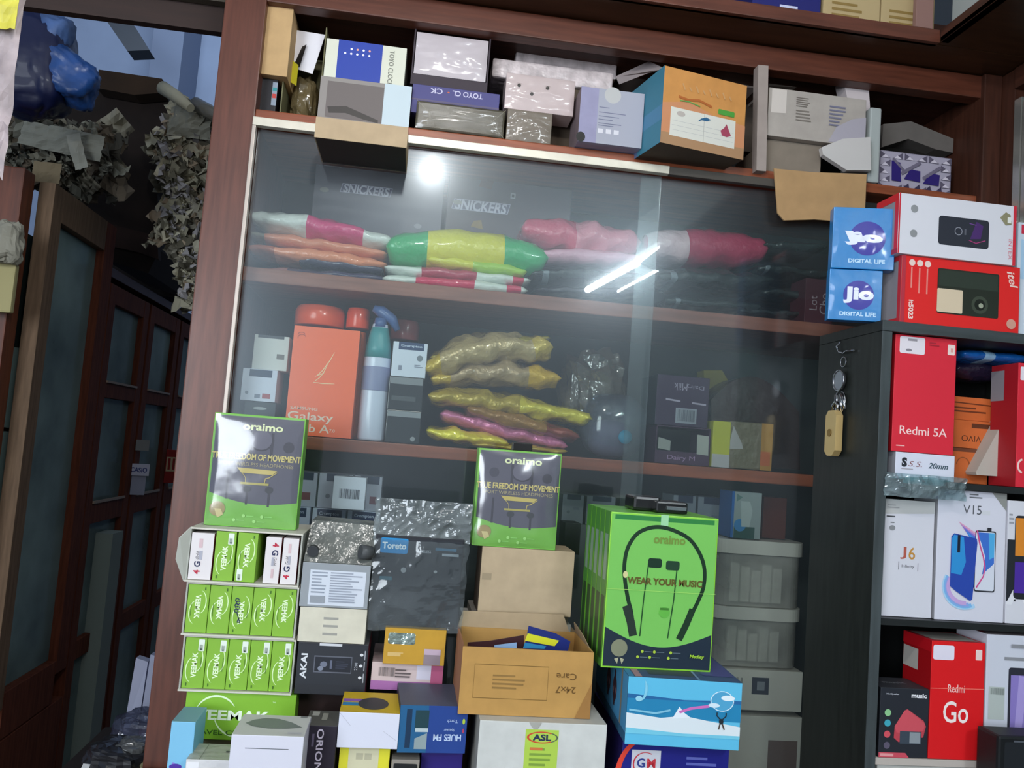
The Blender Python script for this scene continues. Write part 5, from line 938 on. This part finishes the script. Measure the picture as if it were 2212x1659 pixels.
# second opening
def j6(b):
    b.poly([(.0, .87), (0, 1), (1, 1), (1, .90)], '#bdbdbc'); b.text('J', .40, .545, .018, '#b0584a', w=.010, bold=.01, part='lettering'); b.text('6', .57, .545, .018, '#c08a3c', w=.0105, bold=.01, part='lettering'); b.text('Infinity', .50, .43, .0055, '#55565c', w=.020, part='lettering'); b.rect(.31, .40, .32, .47, '#3c3c42'); b.rect(.69, .395, .70, .465, '#3c3c42')
    b.fine(.04, .84, .30, .865, 1, '#4a4c50'); b.fine(.12, .79, .24, .81, 1, '#7a7c80'); b.ell(.16, .755, .06, .022, '#8a8c90'); b.fine(.05, .92, .3, .96, 2, '#9a9a9c')
j6b = carton('phone_box', 'slim white phone box with small coloured letters in the second opening', 'box', Qd(1911, 1072, 2021, 1090, 2010, 1337, 1903, 1331), 1.18, .06, {'F': '#d3d3dc', 'T': '#9a9a9a'}, j6, on=SH[1], cap=1.5424)
def v15(b):
    b.text('V15', .50, .855, .0135, '#55585f', w=.030, part='lettering'); b.rect(.64, .82, .76, .855, '#d2d4da'); b.poly([(.78, 1), (1, .86), (1, 1)], '#8f908c'); b.fine(.45, .94, .65, .985, 2, '#6a6c72')
    for i in range(7):
        t = i / 7; cc = ((.60 + .1 * t), (.45 + .25 * (1 - t)), .85)
    col = ['#d9a0bc', '#b586c4', '#7a70c8', '#4f74d0', '#3f8fd8', '#4fa4e0', '#8fc6ea']
    for i, cc in enumerate(col):
        a0 = .012 * i; b.poly([(.30 + .03 * i, .76 - .018 * i), (.62 + .01 * i, .66 - .02 * i), (.80, .58 - .04 * i), (.78, .42 - .03 * i), (.62 - .02 * i, .24 + .02 * i), (.50, .25), (.64 - .005 * i, .36), (.63, .50 - .01 * i), (.50 + .01 * i, .62 - .01 * i)], cc) if i < 5 else None
    for i, cc in enumerate(['#a9d0ec', '#7ab4e4', '#8aa4e0', '#c4a4d8']): b.arc(.42, .26, .30 - .02 * i, .16 - .012 * i, 150, 300 - 8 * i, .006, cc)
    b.rrect(.55, .23, .85, .70, .003, '#2a2c34', part='phone_picture'); b.rrect(.56, .24, .84, .69, .003, '#d6dae6', part='phone_picture'); b.poly([(.57, .685), (.83, .685), (.83, .45), (.66, .36), (.70, .50), (.64, .60)], '#3d6fc8', part='phone_picture'); b.poly([(.74, .685), (.83, .685), (.83, .5), (.76, .48)], '#4fa8dc', part='phone_picture')
    b.rect(.72, .70, .78, .725, '#2a2c34', part='phone_picture')
    b.poly([(.20, .26), (.20, .64), (.24, .665), (.57, .635), (.58, .60), (.53, .17), (.50, .155), (.30, .22)], '#2846a4', part='phone_picture'); b.poly([(.21, .36), (.21, .63), (.24, .655), (.38, .64), (.42, .45), (.36, .35)], '#2f8fd0', part='phone_picture'); b.rrect(.29, .52, .33, .655, .001, '#15182c', part='phone_picture')
    b.line([(.57, .70), (.62, .58), (.67, .50), (.70, .42), (.68, .35), (.58, .26)], .0022, '#d0508c', part='phone_picture')
v15b = carton('phone_box', 'white phone box with two blue phones and a ribbon of colour', 'box', Qd(2033, 1050, 2178, 1056, 2164, 1350, 2012, 1346), 1.175, .06, {'F': '#d6d6e2', 'L': '#8c8c90'}, v15, on=SH[1], cap=1.5424)
carton('phone_box', 'white phone box with a big letter A and orange picture at the edge', 'box', Qd(2180, 1080, 2272, 1088, 2266, 1347, 2170, 1345), 1.175, .05, '#d8d8e0', lambda b: (b.rect(.0, .18, .22, .68, '#22252c'), b.text('A1', .38, .24, .032, '#e4e4ea', w=.056, bold=.04), b.rrect(.16, .2, .8, .88, .006, '#22252c'), b.rect(.18, .55, .78, .86, '#d8862c'), b.rect(.18, .25, .78, .5, '#4a2c98'), b.fine(.02, .8, .14, .9, 3, '#9a9ca4')), on=SH[1], cap=1.5424)
# third opening
def rgo(b):
    b.rrect(.03, .84, .42, .965, .003, '#e2dcea', part='sticker'); b.rrect(.82, .85, .94, .94, .0015, '#ead0cc', part='badge'); b.text('Redmi', .48, .60, .0115, '#f0c6c0', w=.027, bold=.01, part='lettering'); b.text('Go', .48, .40, .031, '#f4e6e2', w=.040, bold=.01, part='lettering')
    b.line([(0, .595), (1, .605)], .001, '#ee7a6c', part='elastic_band'); b.rect(.02, .70, .55, .88, '#b9b4ac', 'L'); b.rect(0, .90, 1, 1, '#b8101c', 'L'); b.rect(.08, .08, .92, .92, '#a9a49c', 'T')
carton('phone_box', 'upright red phone box with big white lettering in the third opening', 'box', Qd(2012, 1386, 2130, 1387, 2121, 1628, 2006, 1623), 1.165, .07, {'F': '#d8161c', 'L': '#a00c14', 'T': '#c8303c'}, rgo, on=SH[2], cap=1.337)
def mus(b):
    b.text('music', .79, .90, .0065, '#e4e4e8', w=.024, bold=.04, part='logo'); b.text('Mini Speaker', .25, .91, .0028, '#b0b2ba', w=.020, bold=.03, part='small_lettering')
    b.poly([(.30, .28), (.31, .45), (.50, .68), (.56, .70), (.90, .54), (.95, .46), (.90, .30), (.60, .26), (.40, .22)], '#b8404c', part='speaker_picture'); b.poly([(.31, .45), (.50, .68), (.56, .70), (.93, .50), (.90, .40), (.62, .34), (.35, .36)], '#c9505c', part='speaker_picture')
    b.rect(.42, .20, .86, .38, '#3a4450', part='speaker_picture'); b.rect(.62, .21, .84, .37, '#8a9298', part='speaker_picture')
    for k_, (v, cc) in enumerate(((.64, '#8cc48c'), (.49, '#3fa4b8'), (.33, '#d0505c'), (.17, '#5c5468'))): b.ell(.16, v, .065, None, cc)
    b.poly([(0, 0), (.62, 0), (.54, .07), (0, .07)], '#c84c5c'); b.rect(.03, .015, .3, .055, '#e09a9c')
    b.text('music', .5, .5, .01, '#8a8d94', 'T', w=.036, rot=0); b.rect(0, 0, 1, 1, '#15181c', 'L')
carton('speaker_box', 'black mini speaker box with a red speaker picture in the third opening', 'box', Qd(1902, 1486, 2007, 1488, 2004, 1622, 1898, 1619), 1.166, .06, {'F': '#23262e', 'T': '#33363c'}, mus, on=SH[2])
def lee(b):
    b.rrect(.38, .20, .97, .74, .004, '#2c2c38', part='phone_picture'); b.rect(.42, .24, .94, .68, '#8a7ac0', part='phone_picture'); b.poly([(.5, .24), (.62, .24), (.72, .66), (.56, .68)], '#a898d4', part='phone_picture'); b.fine(.3, .78, .9, .84, 1, '#8c8e94'); b.rect(.05, .32, .32, .58, '#b4bcb8', part='sticker'); b.bars(.08, .52, .30, .57, '#7c8480', part='sticker'); b.rect(.4, .9, .9, .93, '#8a8c92'); b.rect(.0, .2, .1, 1, '#c0485c', 'T')
carton('phone_box', 'white phone box with a purple screen picture beside the upright red box', 'box', Qd(2133, 1370, 2260, 1376, 2252, 1632, 2124, 1628), 1.17, .07, {'F': '#cdd0dc', 'T': '#a8a0a4'}, lee, on=SH[2], cap=1.337)
carton('black_case', 'black plastic case standing before the purple-screen phone box', 'case', Qd(2158, 1590, 2290, 1594, 2284, 1720, 2152, 1716), 1.10, .045, '#111316', lambda b: (b.rrect(.1, .1, .92, .9, .004, '#1c1f24'), b.rect(.25, .9, .45, .93, '#50545c')), snap=9, bev=.004)
carton('white_box', 'white carton below the pale bottom board of the black unit', 'box', Qd(1896, 1652, 2140, 1660, 2136, 1720, 1892, 1712), 1.17, .14, '#b9bab4', None, on=1.0406, cap=1.139)
# keys and brass padlock on the side panel
kx = UX - .0008; chrome = mat('#b4b6ba', .15, metal=1)
kc = lambda px, py: atx(px, py, kx - .004)
kt = thing('key_bunch', 'bunch of chrome keys hanging from a hook on the black unit side', 'keys', kc(1815, 750))
K0 = kt.location
def tor_(M, c, r, t, m, ax='x', sq=1):
    M.tube([c + Vector((0, r * math.cos(a), sq * r * math.sin(a))) for a in [2 * math.pi * i / 24 for i in range(25)]], t, m, 8, caps=False)
M = MB(); M.tube([kc(x, y) - K0 for x, y in ((1816, 738), (1807, 748), (1812, 760), (1822, 763), (1828, 758), (1844, 757))], .0016, chrome); M.build('hook', kt)
M = MB(); tor_(M, kc(1822, 782) - K0, .008, .0012, chrome); M.build('ring', kt)
M = MB(); c = kc(1815, 822) - K0; M.tube([c + Vector((-.003, 0, 0)), c + Vector((.001, 0, 0))], .0165, mat('#8c8e92', .3, metal=.9), 32); tor_(M, c + Vector((-.003, 0, 0)), .0165, .0015, chrome); M.build('fob', kt)
M = MB(); tor_(M, kc(1814, 868) - K0, .0165, .0013, chrome, sq=1.1); M.build('ring', kt)
for dx, dy in ((-10, 10), (4, 16), (12, 8)):
    M = MB(); a = kc(1814 + dx * .4, 850 + dy * .3) - K0; b_ = kc(1814 + dx, 880 + dy * .5) - K0; M.tube([a, b_], [.006, .002], chrome, 6); M.build('key', kt)
pc = kc(1808, 936); pl = thing('padlock', 'brass padlock body hanging below the keys on the black unit side', 'padlock', pc)
M = MB(); pts = [(0, y, z) for y, z in ((.016, -.030), (.007, -.037), (-.008, -.037), (-.017, -.028), (-.017, .028), (-.009, .036), (.008, .036), (.016, .028))]; M.slab(pts, (-.012, 0, 0), mat('#c9ad74', .4, metal=.35)); M.build('lock_body', pl)
M = MB(); M.tube([(-.0125, .001, .0), (-.0135, .001, 0)], .006, mat('#8a6c34', .4, metal=.6), 16); M.build('keyhole', pl)
M = MB(); M.tube([(-.005, .009, .036), (-.005, .009, .045), (-.005, 0, .051), (-.005, -.008, .045), (-.005, -.008, .036)], .0022, chrome); M.build('shackle', pl)

# ------------------------------------------------------------------ the dark aisle on the left
X0 = -1.0
lc = thing('door_cabinet', 'dark wooden cabinet with glass doors along the aisle', 'cabinet', (X0, 2.2, 0))
def lx(name, x0, x1, y0, y1, z0, z1, m, par=None, bev=.002): return MB().box(x0 - X0, x1 - X0, y0 - 2.2, y1 - 2.2, z0, z1, m, bev).build(name, par or lc)
dgl = clear('aisle_glass', '#94aaa6', .8, '#8ea4a2', .12, .0, scale=3, patch=(.3,.7))
w1, w2 = mat('#6b5745', .7, spec=.15, wood=2, var=.25), mat('#5c3020', .7, spec=.15, wood=2, var=.3)
ys = [2.25, 2.72, 3.14, 3.55, 3.98]
for k_ in range(1, 4):
    a, b_ = ys[k_] + .01, ys[k_ + 1] - .01
    d = MB(); st_ = .055
    for y0, y1, z0, z1 in ((a, a + st_, .25, 1.98), (b_ - st_, b_, .25, 1.98)): d.box(0, .035, y0 - 2.2, y1 - 2.2, z0, z1, w2, .002)
    for z0, z1 in ((1.92, 1.98), (1.62, 1.67), (1.22, 1.285), (.25, .34), (.80, .86)): d.box(0, .034, a + st_ - 2.2, b_ - st_ - 2.2, z0, z1, w2, .002)
    dr = d.build('door', lc)
    MB().box(.012, .016, a + st_ - 2.2, b_ - st_ - 2.2, .34, 1.92, dgl).build('pane', dr)
    MB().box(.034, .04, a + st_ - 2.2, b_ - st_ - 2.2, 1.668, 1.675, mat('#8f7f70')).build('bead', dr); MB().box(.034, .04, a + st_ - 2.2, b_ - st_ - 2.2, 1.284, 1.292, mat('#8f7f70')).build('bead', dr)
lx('cabinet_body', X0 - .4, X0 - .02, 2.73, 4.0, .1, 2.0, mat('#151312', .8)); lx('top_board', X0 - .4, X0 + .03, 2.73, 4.0, 2.0, 2.03, DWOOD(3))
# nearer tall glass door
nd = thing('glass_door', 'tall brown-framed glass door nearest the camera in the aisle', 'door', (X0, 2.25, 0))
def nx(name, y0, y1, z0, z1, m, x0=0, x1=.04, bev=.002): return MB().box(x0, x1, y0 - 2.25, y1 - 2.25, z0, z1, m, bev).build(name, nd)
nx('stile', 2.25, 2.31, .8, 2.15, w1); nx('stile', 2.63, 2.71, .8, 2.15, w2); nx('rail', 2.311, 2.629, 2.06, 2.15, w1); nx('rail', 2.311, 2.629, .72, .84, w2); nx('pane', 2.311, 2.629, .841, 2.059, dgl, .012, .016, 0)
nx('lower_panel', 2.25, 2.71, .05, .715, w2)
case = thing('stock_shelf', 'pale boxes shelf behind the near glass door', 'shelf', (X0 - .3, 2.3, 0))
MB().box(-.1, .2, -.04, .42, .3, 2.05, mat('#2a3c3a', .8)).build('shelf_body', case)
for i, (y0, y1, z0, z1, c_) in enumerate(((2.31, 2.42, 1.15, 1.5, '#5f7472'), (2.31, 2.38, 1.51, 1.72, '#5f7472'), (2.44, 2.56, 1.25, 1.45, '#6b6438'), (2.46, 2.56, 1.46, 2.0, '#647880'))):
    o = MB().box(X0 - .09, X0 - .01, y0, y1, z0, z1, mat(c_, .8), .002).build('stock_box'); tag(o, ('tall pale green box behind the near glass door', 'small pale green box above the tall one behind the near glass door', 'dull yellow box behind the near glass door', 'grey-blue box high behind the near glass door')[i], 'box')
# post at the picture edge
MB_ = MB(); q_ = [at(x, y, 2.2) for x, y in ((-30, 400), (75, 395), (-20, 1700), (-140, 1700))]
ps = thing('post', 'reddish brown wooden post at the picture edge in the aisle', 'post', (0, 2.2, 0))
MB().box(-1.28, -1.002, -.03, .03, 0, 2.16, mat('#5e2f1c', .45, wood=2, var=.3), .004).build('post_body', ps); MB().box(-1.09, -1.06, -.036, -.031, 0, 2.15, mat('#3c1c12', .6)).build('groove', ps)
o = blob('cloth_bundle', 'pale knotted cloth hanging on the post', 'cloth', at(15, 525, 2.10), .035, .03, .05, mat('#8d8a7c', .8), .3, 2, 6); 
o = MB().box(-.03, .03, 0, .02, -.06, .06, mat('#a39a6c', .7), .005).build('hanging_tag', None, at(0, 620, 2.12)); tag(o, 'yellowish tag hanging below the cloth on the post', 'tag')
# small things in the far doors: boxes
for i, (x, y, w, h, c1, txt, lab) in enumerate(((300, 1015, 40, 24, '#b9bcd0', 'CASIO', 'white box with blue lettering behind the middle aisle door'), (298, 1048, 28, 40, '#8f94a8', None, 'grey-white box under the lettered box in the aisle'), (308, 962, 26, 22, '#777b7c', None, 'grey wrapped item above the lettered box in the aisle'))):
    p = atx(x, y, -.945); b = Box(w / FOC * p.y, .02, h / FOC * p.y, c1)
    if txt: b.text(txt, .5, .5, .018, '#2c3c7c', w=.055, bold=.03)
    b.finish('shelf_box', lab, 'box', (Vector((p.x, p.y, p.z - b.H / 2)), (0, 0, math.radians(25))))
p = atx(374, 1008, -.94); b = Box(.066, .01, .135, '#8c2420'); b.rect(.05, .35, .95, .78, '#b9a884')
for k_ in range(3): b.rect(.15 + .28 * k_, .4, .30 + .28 * k_, .74, '#8c2420')
b.finish('red_box', 'red box with cream letters behind the farthest aisle door', 'box', (Vector((p.x, p.y, p.z - .067)), (0, 0, math.radians(40))))
# brown lintel beam overhead
struct('beam_front', MB().box(-1.4, -.361, 1.44, 1.458, 2.228, 2.335, mat('#2a1812', .6, wood=1, var=.2)))
bb_ = MB().box(-1.2, -.362, 1.42, 1.438, 2.272, 2.286, mat('#4a4338', .6)); struct('trim_1', bb_)
# mass of bundles and waste paper
bd = mat('#1a1412', .9, var=.4)
def bundle(label, pts, Y, D, c_): 
    M = MB(); M.slab([at(x, y, Y) for x, y in pts], (0, D, 0), mat(c_, .9, var=.35, vscale=12)); tag(M.build('bundle'), label, 'bundle')
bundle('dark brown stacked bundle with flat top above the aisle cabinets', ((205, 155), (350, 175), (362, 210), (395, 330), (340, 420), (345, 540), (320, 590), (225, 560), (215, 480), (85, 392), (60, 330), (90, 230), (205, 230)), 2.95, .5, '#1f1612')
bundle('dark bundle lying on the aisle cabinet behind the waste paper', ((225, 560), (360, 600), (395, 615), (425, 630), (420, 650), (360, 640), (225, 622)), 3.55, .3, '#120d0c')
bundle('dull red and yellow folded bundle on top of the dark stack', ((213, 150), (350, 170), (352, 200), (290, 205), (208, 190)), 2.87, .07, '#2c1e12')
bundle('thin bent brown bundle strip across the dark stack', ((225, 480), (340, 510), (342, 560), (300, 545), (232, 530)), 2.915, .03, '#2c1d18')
M = MB(); rr = random.Random(21)
def scrap(M, p, s, m):
    n = Vector((rr.uniform(-1, 1), rr.uniform(-1.4, -.2), rr.uniform(-.6, 1))).normalized(); a = n.orthogonal().normalized(); b = n.cross(a)
    t = rr.uniform(0, 6.28); a, b = a * math.cos(t) + b * math.sin(t), b * math.cos(t) - a * math.sin(t); N = 5; g = {}; sd = rr.random() * 99
    wx, wz = s * rr.uniform(.6, 1.3), s * rr.uniform(.5, 1)
    for i in range(N + 1):
        for j in range(N + 1):
            u, v = i / N - .5, j / N - .5; g[i, j] = M.bm.verts.new(p + a * (u * wx) + b * (v * wz) + n * (s * .55 * noise.noise(Vector((u * 4.2 + sd, v * 4.2, sd))) + s * .5 * u * u))
    k_ = M.mi(m)
    for i in range(N):
        for j in range(N): M.bm.faces.new((g[i, j], g[i + 1, j], g[i + 1, j + 1], g[i, j + 1])).material_index = k_
pm_ = [mat(c_, .85) for c_ in ('#b5b19c', '#9a9682', '#c4bea6', '#8a8678', '#a5a2a4', '#5a5648', '#a0907a')]
M = MB()
for i in range(1000):
    y = rr.uniform(240, 660); lft = 352 + (40 if y > 520 else 0) + (20 if y < 300 else 0) + 15 * math.sin(y / 30); rgt = 476 - (y - 240) * .045
    if y < 330: rgt = 455
    x = rr.uniform(lft, rgt) if y < 560 or rr.random() < .6 else rr.uniform(lft + 30, rgt)
    scrap(M, at(x, y, rr.uniform(2.72, 2.86)), rr.uniform(.02, .10), rr.choice(pm_))
tag(M.build('waste_paper'), 'tall heap of crumpled waste paper beside the wall cabinet', 'paper', kind='stuff')
M = MB()
for i in range(330):
    x = rr.uniform(5, 260); y = rr.uniform(255, 420) + (x / 260) * 20; 
    if y > 385 + x * .3: continue
    p_ = at(x, y, rr.uniform(2.42, 2.68))
    if p_.z < 2.23: continue
    scrap(M, p_, rr.uniform(.025, .085), rr.choice([mat(c_, .9) for c_ in ('#7a7a6e', '#54524a', '#8e8a7a', '#665c4e')]))
tag(M.build('waste_paper'), 'loose grey waste paper on top of the near glass door', 'paper', kind='stuff')
for i, (a, b_, r_, c_, lab) in enumerate((((352, 190), (412, 234), .022, '#aaa690', 'rolled pale newspaper at the top of the waste paper heap'), ((422, 226), (488, 264), .024, '#6a665c', 'dark shiny rolled magazine pointing at the wall cabinet'))):
    p0, p1 = at(*a, 2.70), at(*b_, 2.62); M_b = MB(); M_b.tube([Vector((0, 0, 0)), (p1 - p0) * .5 + Vector((0, 0, .004)), p1 - p0], [r_, r_ * .9, r_ * .6], mat(c_, .35 if i else .7, coat=.3 * i, bump=.6, bscale=25), 12); tag(M_b.build('newspaper', None, p0), lab, 'paper')
sheet('newspaper', 'large crumpled grey sheet below the rolled newspaper', 'paper', at(408, 262, 2.69), .13, .10, mat('#8f8e80', .8), d=.03, amp=.02, freq=14, nx=14, nz=12, seed=31)
sheet('newspaper', 'curled pale newspaper lying over the near glass door', 'paper', at(130, 300, 2.36), .22, .07, mat('#86877c', .8), d=.03, amp=.02, freq=10, nx=18, nz=10, seed=35, rot=-.12)
sheet('newspaper', 'bent pale strip of paper hanging beside the curled newspaper', 'paper', at(165, 325, 2.33), .035, .10, mat('#9a9a8e', .8), d=.01, amp=.01, freq=14, nx=8, nz=12, seed=38, rot=.35)
sheet('cardboard_piece', 'round-cornered tan cardboard scrap in the loose waste paper', 'cardboard', at(100, 372, 2.30), .07, .055, mat('#82745a', .8), d=.005, amp=.003, nx=8, nz=8, seed=40)
for i, (y0, c_) in enumerate(((330, '#94404c'), (342, '#b9bdb0'), (354, '#8c3c44'), (368, '#b0a44c'), (380, '#a8a48c'))):
    p0, p1 = at(466, y0, 3.3), at(490, y0 + 13, 3.3); o = MB().box(p0.x, p1.x, 3.3, 3.5, p1.z, p0.z, mat(c_, .7), .002).build('magazine'); tag(o, ('pink', 'pale green', 'red', 'yellow', 'cream')[i] + ' magazine in the small pile seen between the heap and the cabinet', 'magazine', 'magazines beside the wall cabinet')
# blue bag and the strip of plastic nearest the camera
bm_ = mat('#16307c', .28, coat=.3, bump=.6, bscale=12, var=.4, vscale=9)
t = thing('blue_bag', 'big bulging blue plastic bag under the overhead beam', 'bag', at(112, 150, 2.12))
blob('bag_body', None, None, (-.025, 0, .0), .075, .09, .13, mat('#0d1740', .45, coat=.1, bump=.8, bscale=10), .2, 1.2, 3, parent=t, crease=.9, seg=(48, 36))
blob('bag_fold', None, None, (.040, -.02, -.02), .078, .06, .060, mat('#234a88', .4, coat=.15, bump=.9, bscale=16, var=.5, vscale=12), .28, 1.4, 9, parent=t, crease=.9, seg=(48, 36), rot=(0, .45, 0))
blob('bag_knot', None, None, (.008, -.035, .07), .04, .035, .055, mat('#46608f', .45, bump=.9, bscale=16, var=.5, vscale=16), .28, 1.6, 19, parent=t, crease=.9, seg=(36, 28))
sheet('hanging_plastic', 'pale yellow and pink printed plastic hanging at the picture corner', 'plastic', at(-12, 110, 1.0) + Vector((0, 0, .16)), .05, .62, mat('#a89a9c', .5, var=.5, vscale=14), d=.01, amp=.004, nx=10, nz=60, seed=2)
sheet('printed_plastic', 'yellow printed scrap of plastic at the very top of the picture corner', 'plastic', at(-14, 20, .985) + Vector((0, 0, .04)), .05, .12, mat('#c2b944', .5, var=.4, vscale=20), d=.01, amp=.003, nx=10, nz=14, seed=6)
# things low in the aisle
cz = at(318, 1602, 2.3).z; cb = at(325, 1475, 2.3); cb.z = cz + .002
k_ = MB().box(-.13, .12, -.20, .10, 0, cz, mat('#241c18', .8), .004).build('crate', None, Vector((cb.x, 2.3, 0))); tag(k_, 'dark crate carrying the bags low in the aisle', 'crate')
t = thing('paper_bag', 'grey-white folded paper bag standing low in the aisle', 'bag', cb); hb = at(325, 1418, 2.3).z - cz
M = MB()
for k_, (x0, x1, dz) in enumerate(((-.055, -.02, -.01), (-.02, .03, .0), (.03, .062, -.02))): M.slab([(x0, .01 * k_, 0), (x1, .01 * k_, 0), (x1 + .004, .015, hb + dz - .01), (x0 + .01, .01, hb + dz)], (0, .03, 0), mat('#a4a8be', .6))
M.build('bag_body', t)
def onc(px, r_): p_ = at(px, 1580, 2.2); p_.z = cz + r_; return p_
blob('plastic_bag', 'clear bag with blue and pink things below the folded paper bag', 'bag', onc(318, .052), .075, .055, .052, clear('bluebag', '#a4a8b4', .6, '#6a6e86', .1, .08, bump=.9, bscale=14, scale=8), .25, 2, 7)
blob('blue_bundle', 'blue packet inside the clear bag in the aisle', 'packet', onc(305, .024), .05, .03, .022, mat('#1d5f94', .4), .2, 2, 2)
blob('pink_bundle', 'pink packet inside the clear bag in the aisle', 'packet', onc(335, .060), .032, .025, .014, mat('#94506c', .4), .2, 2, 12)
blob('red_cloth', 'dark red cloth hanging on a far aisle door', 'cloth', atx(372, 1350, -.935), .035, .03, .08, mat('#7a1f3c', .8), .2, 2, 3)
struct('wall_stub', MB().box(-1.05, -.93, 2.90, 3.0, 0, 1.18, mat('#7d8a84', .8)))
for i, (x, y, r_, c_, lab) in enumerate(((250, 1640, .06, '#26262a', 'dark bag at the foot of the aisle'), (330, 1655, .035, '#8a8464', 'dull yellow lid at the foot of the aisle'), (285, 1615, .03, '#5a5c5c', 'grey crumpled wrapper at the foot of the aisle'), (388, 1625, .04, '#1c1c22', 'black glossy bag beside the light blue box'))):
    blob('bag', lab, 'bag', at(x, y, 1.9), r_, r_, r_ * .6, mat(c_, .3, coat=.4), .25, 2, 30 + i)
for l in LOG: print('Q', l)
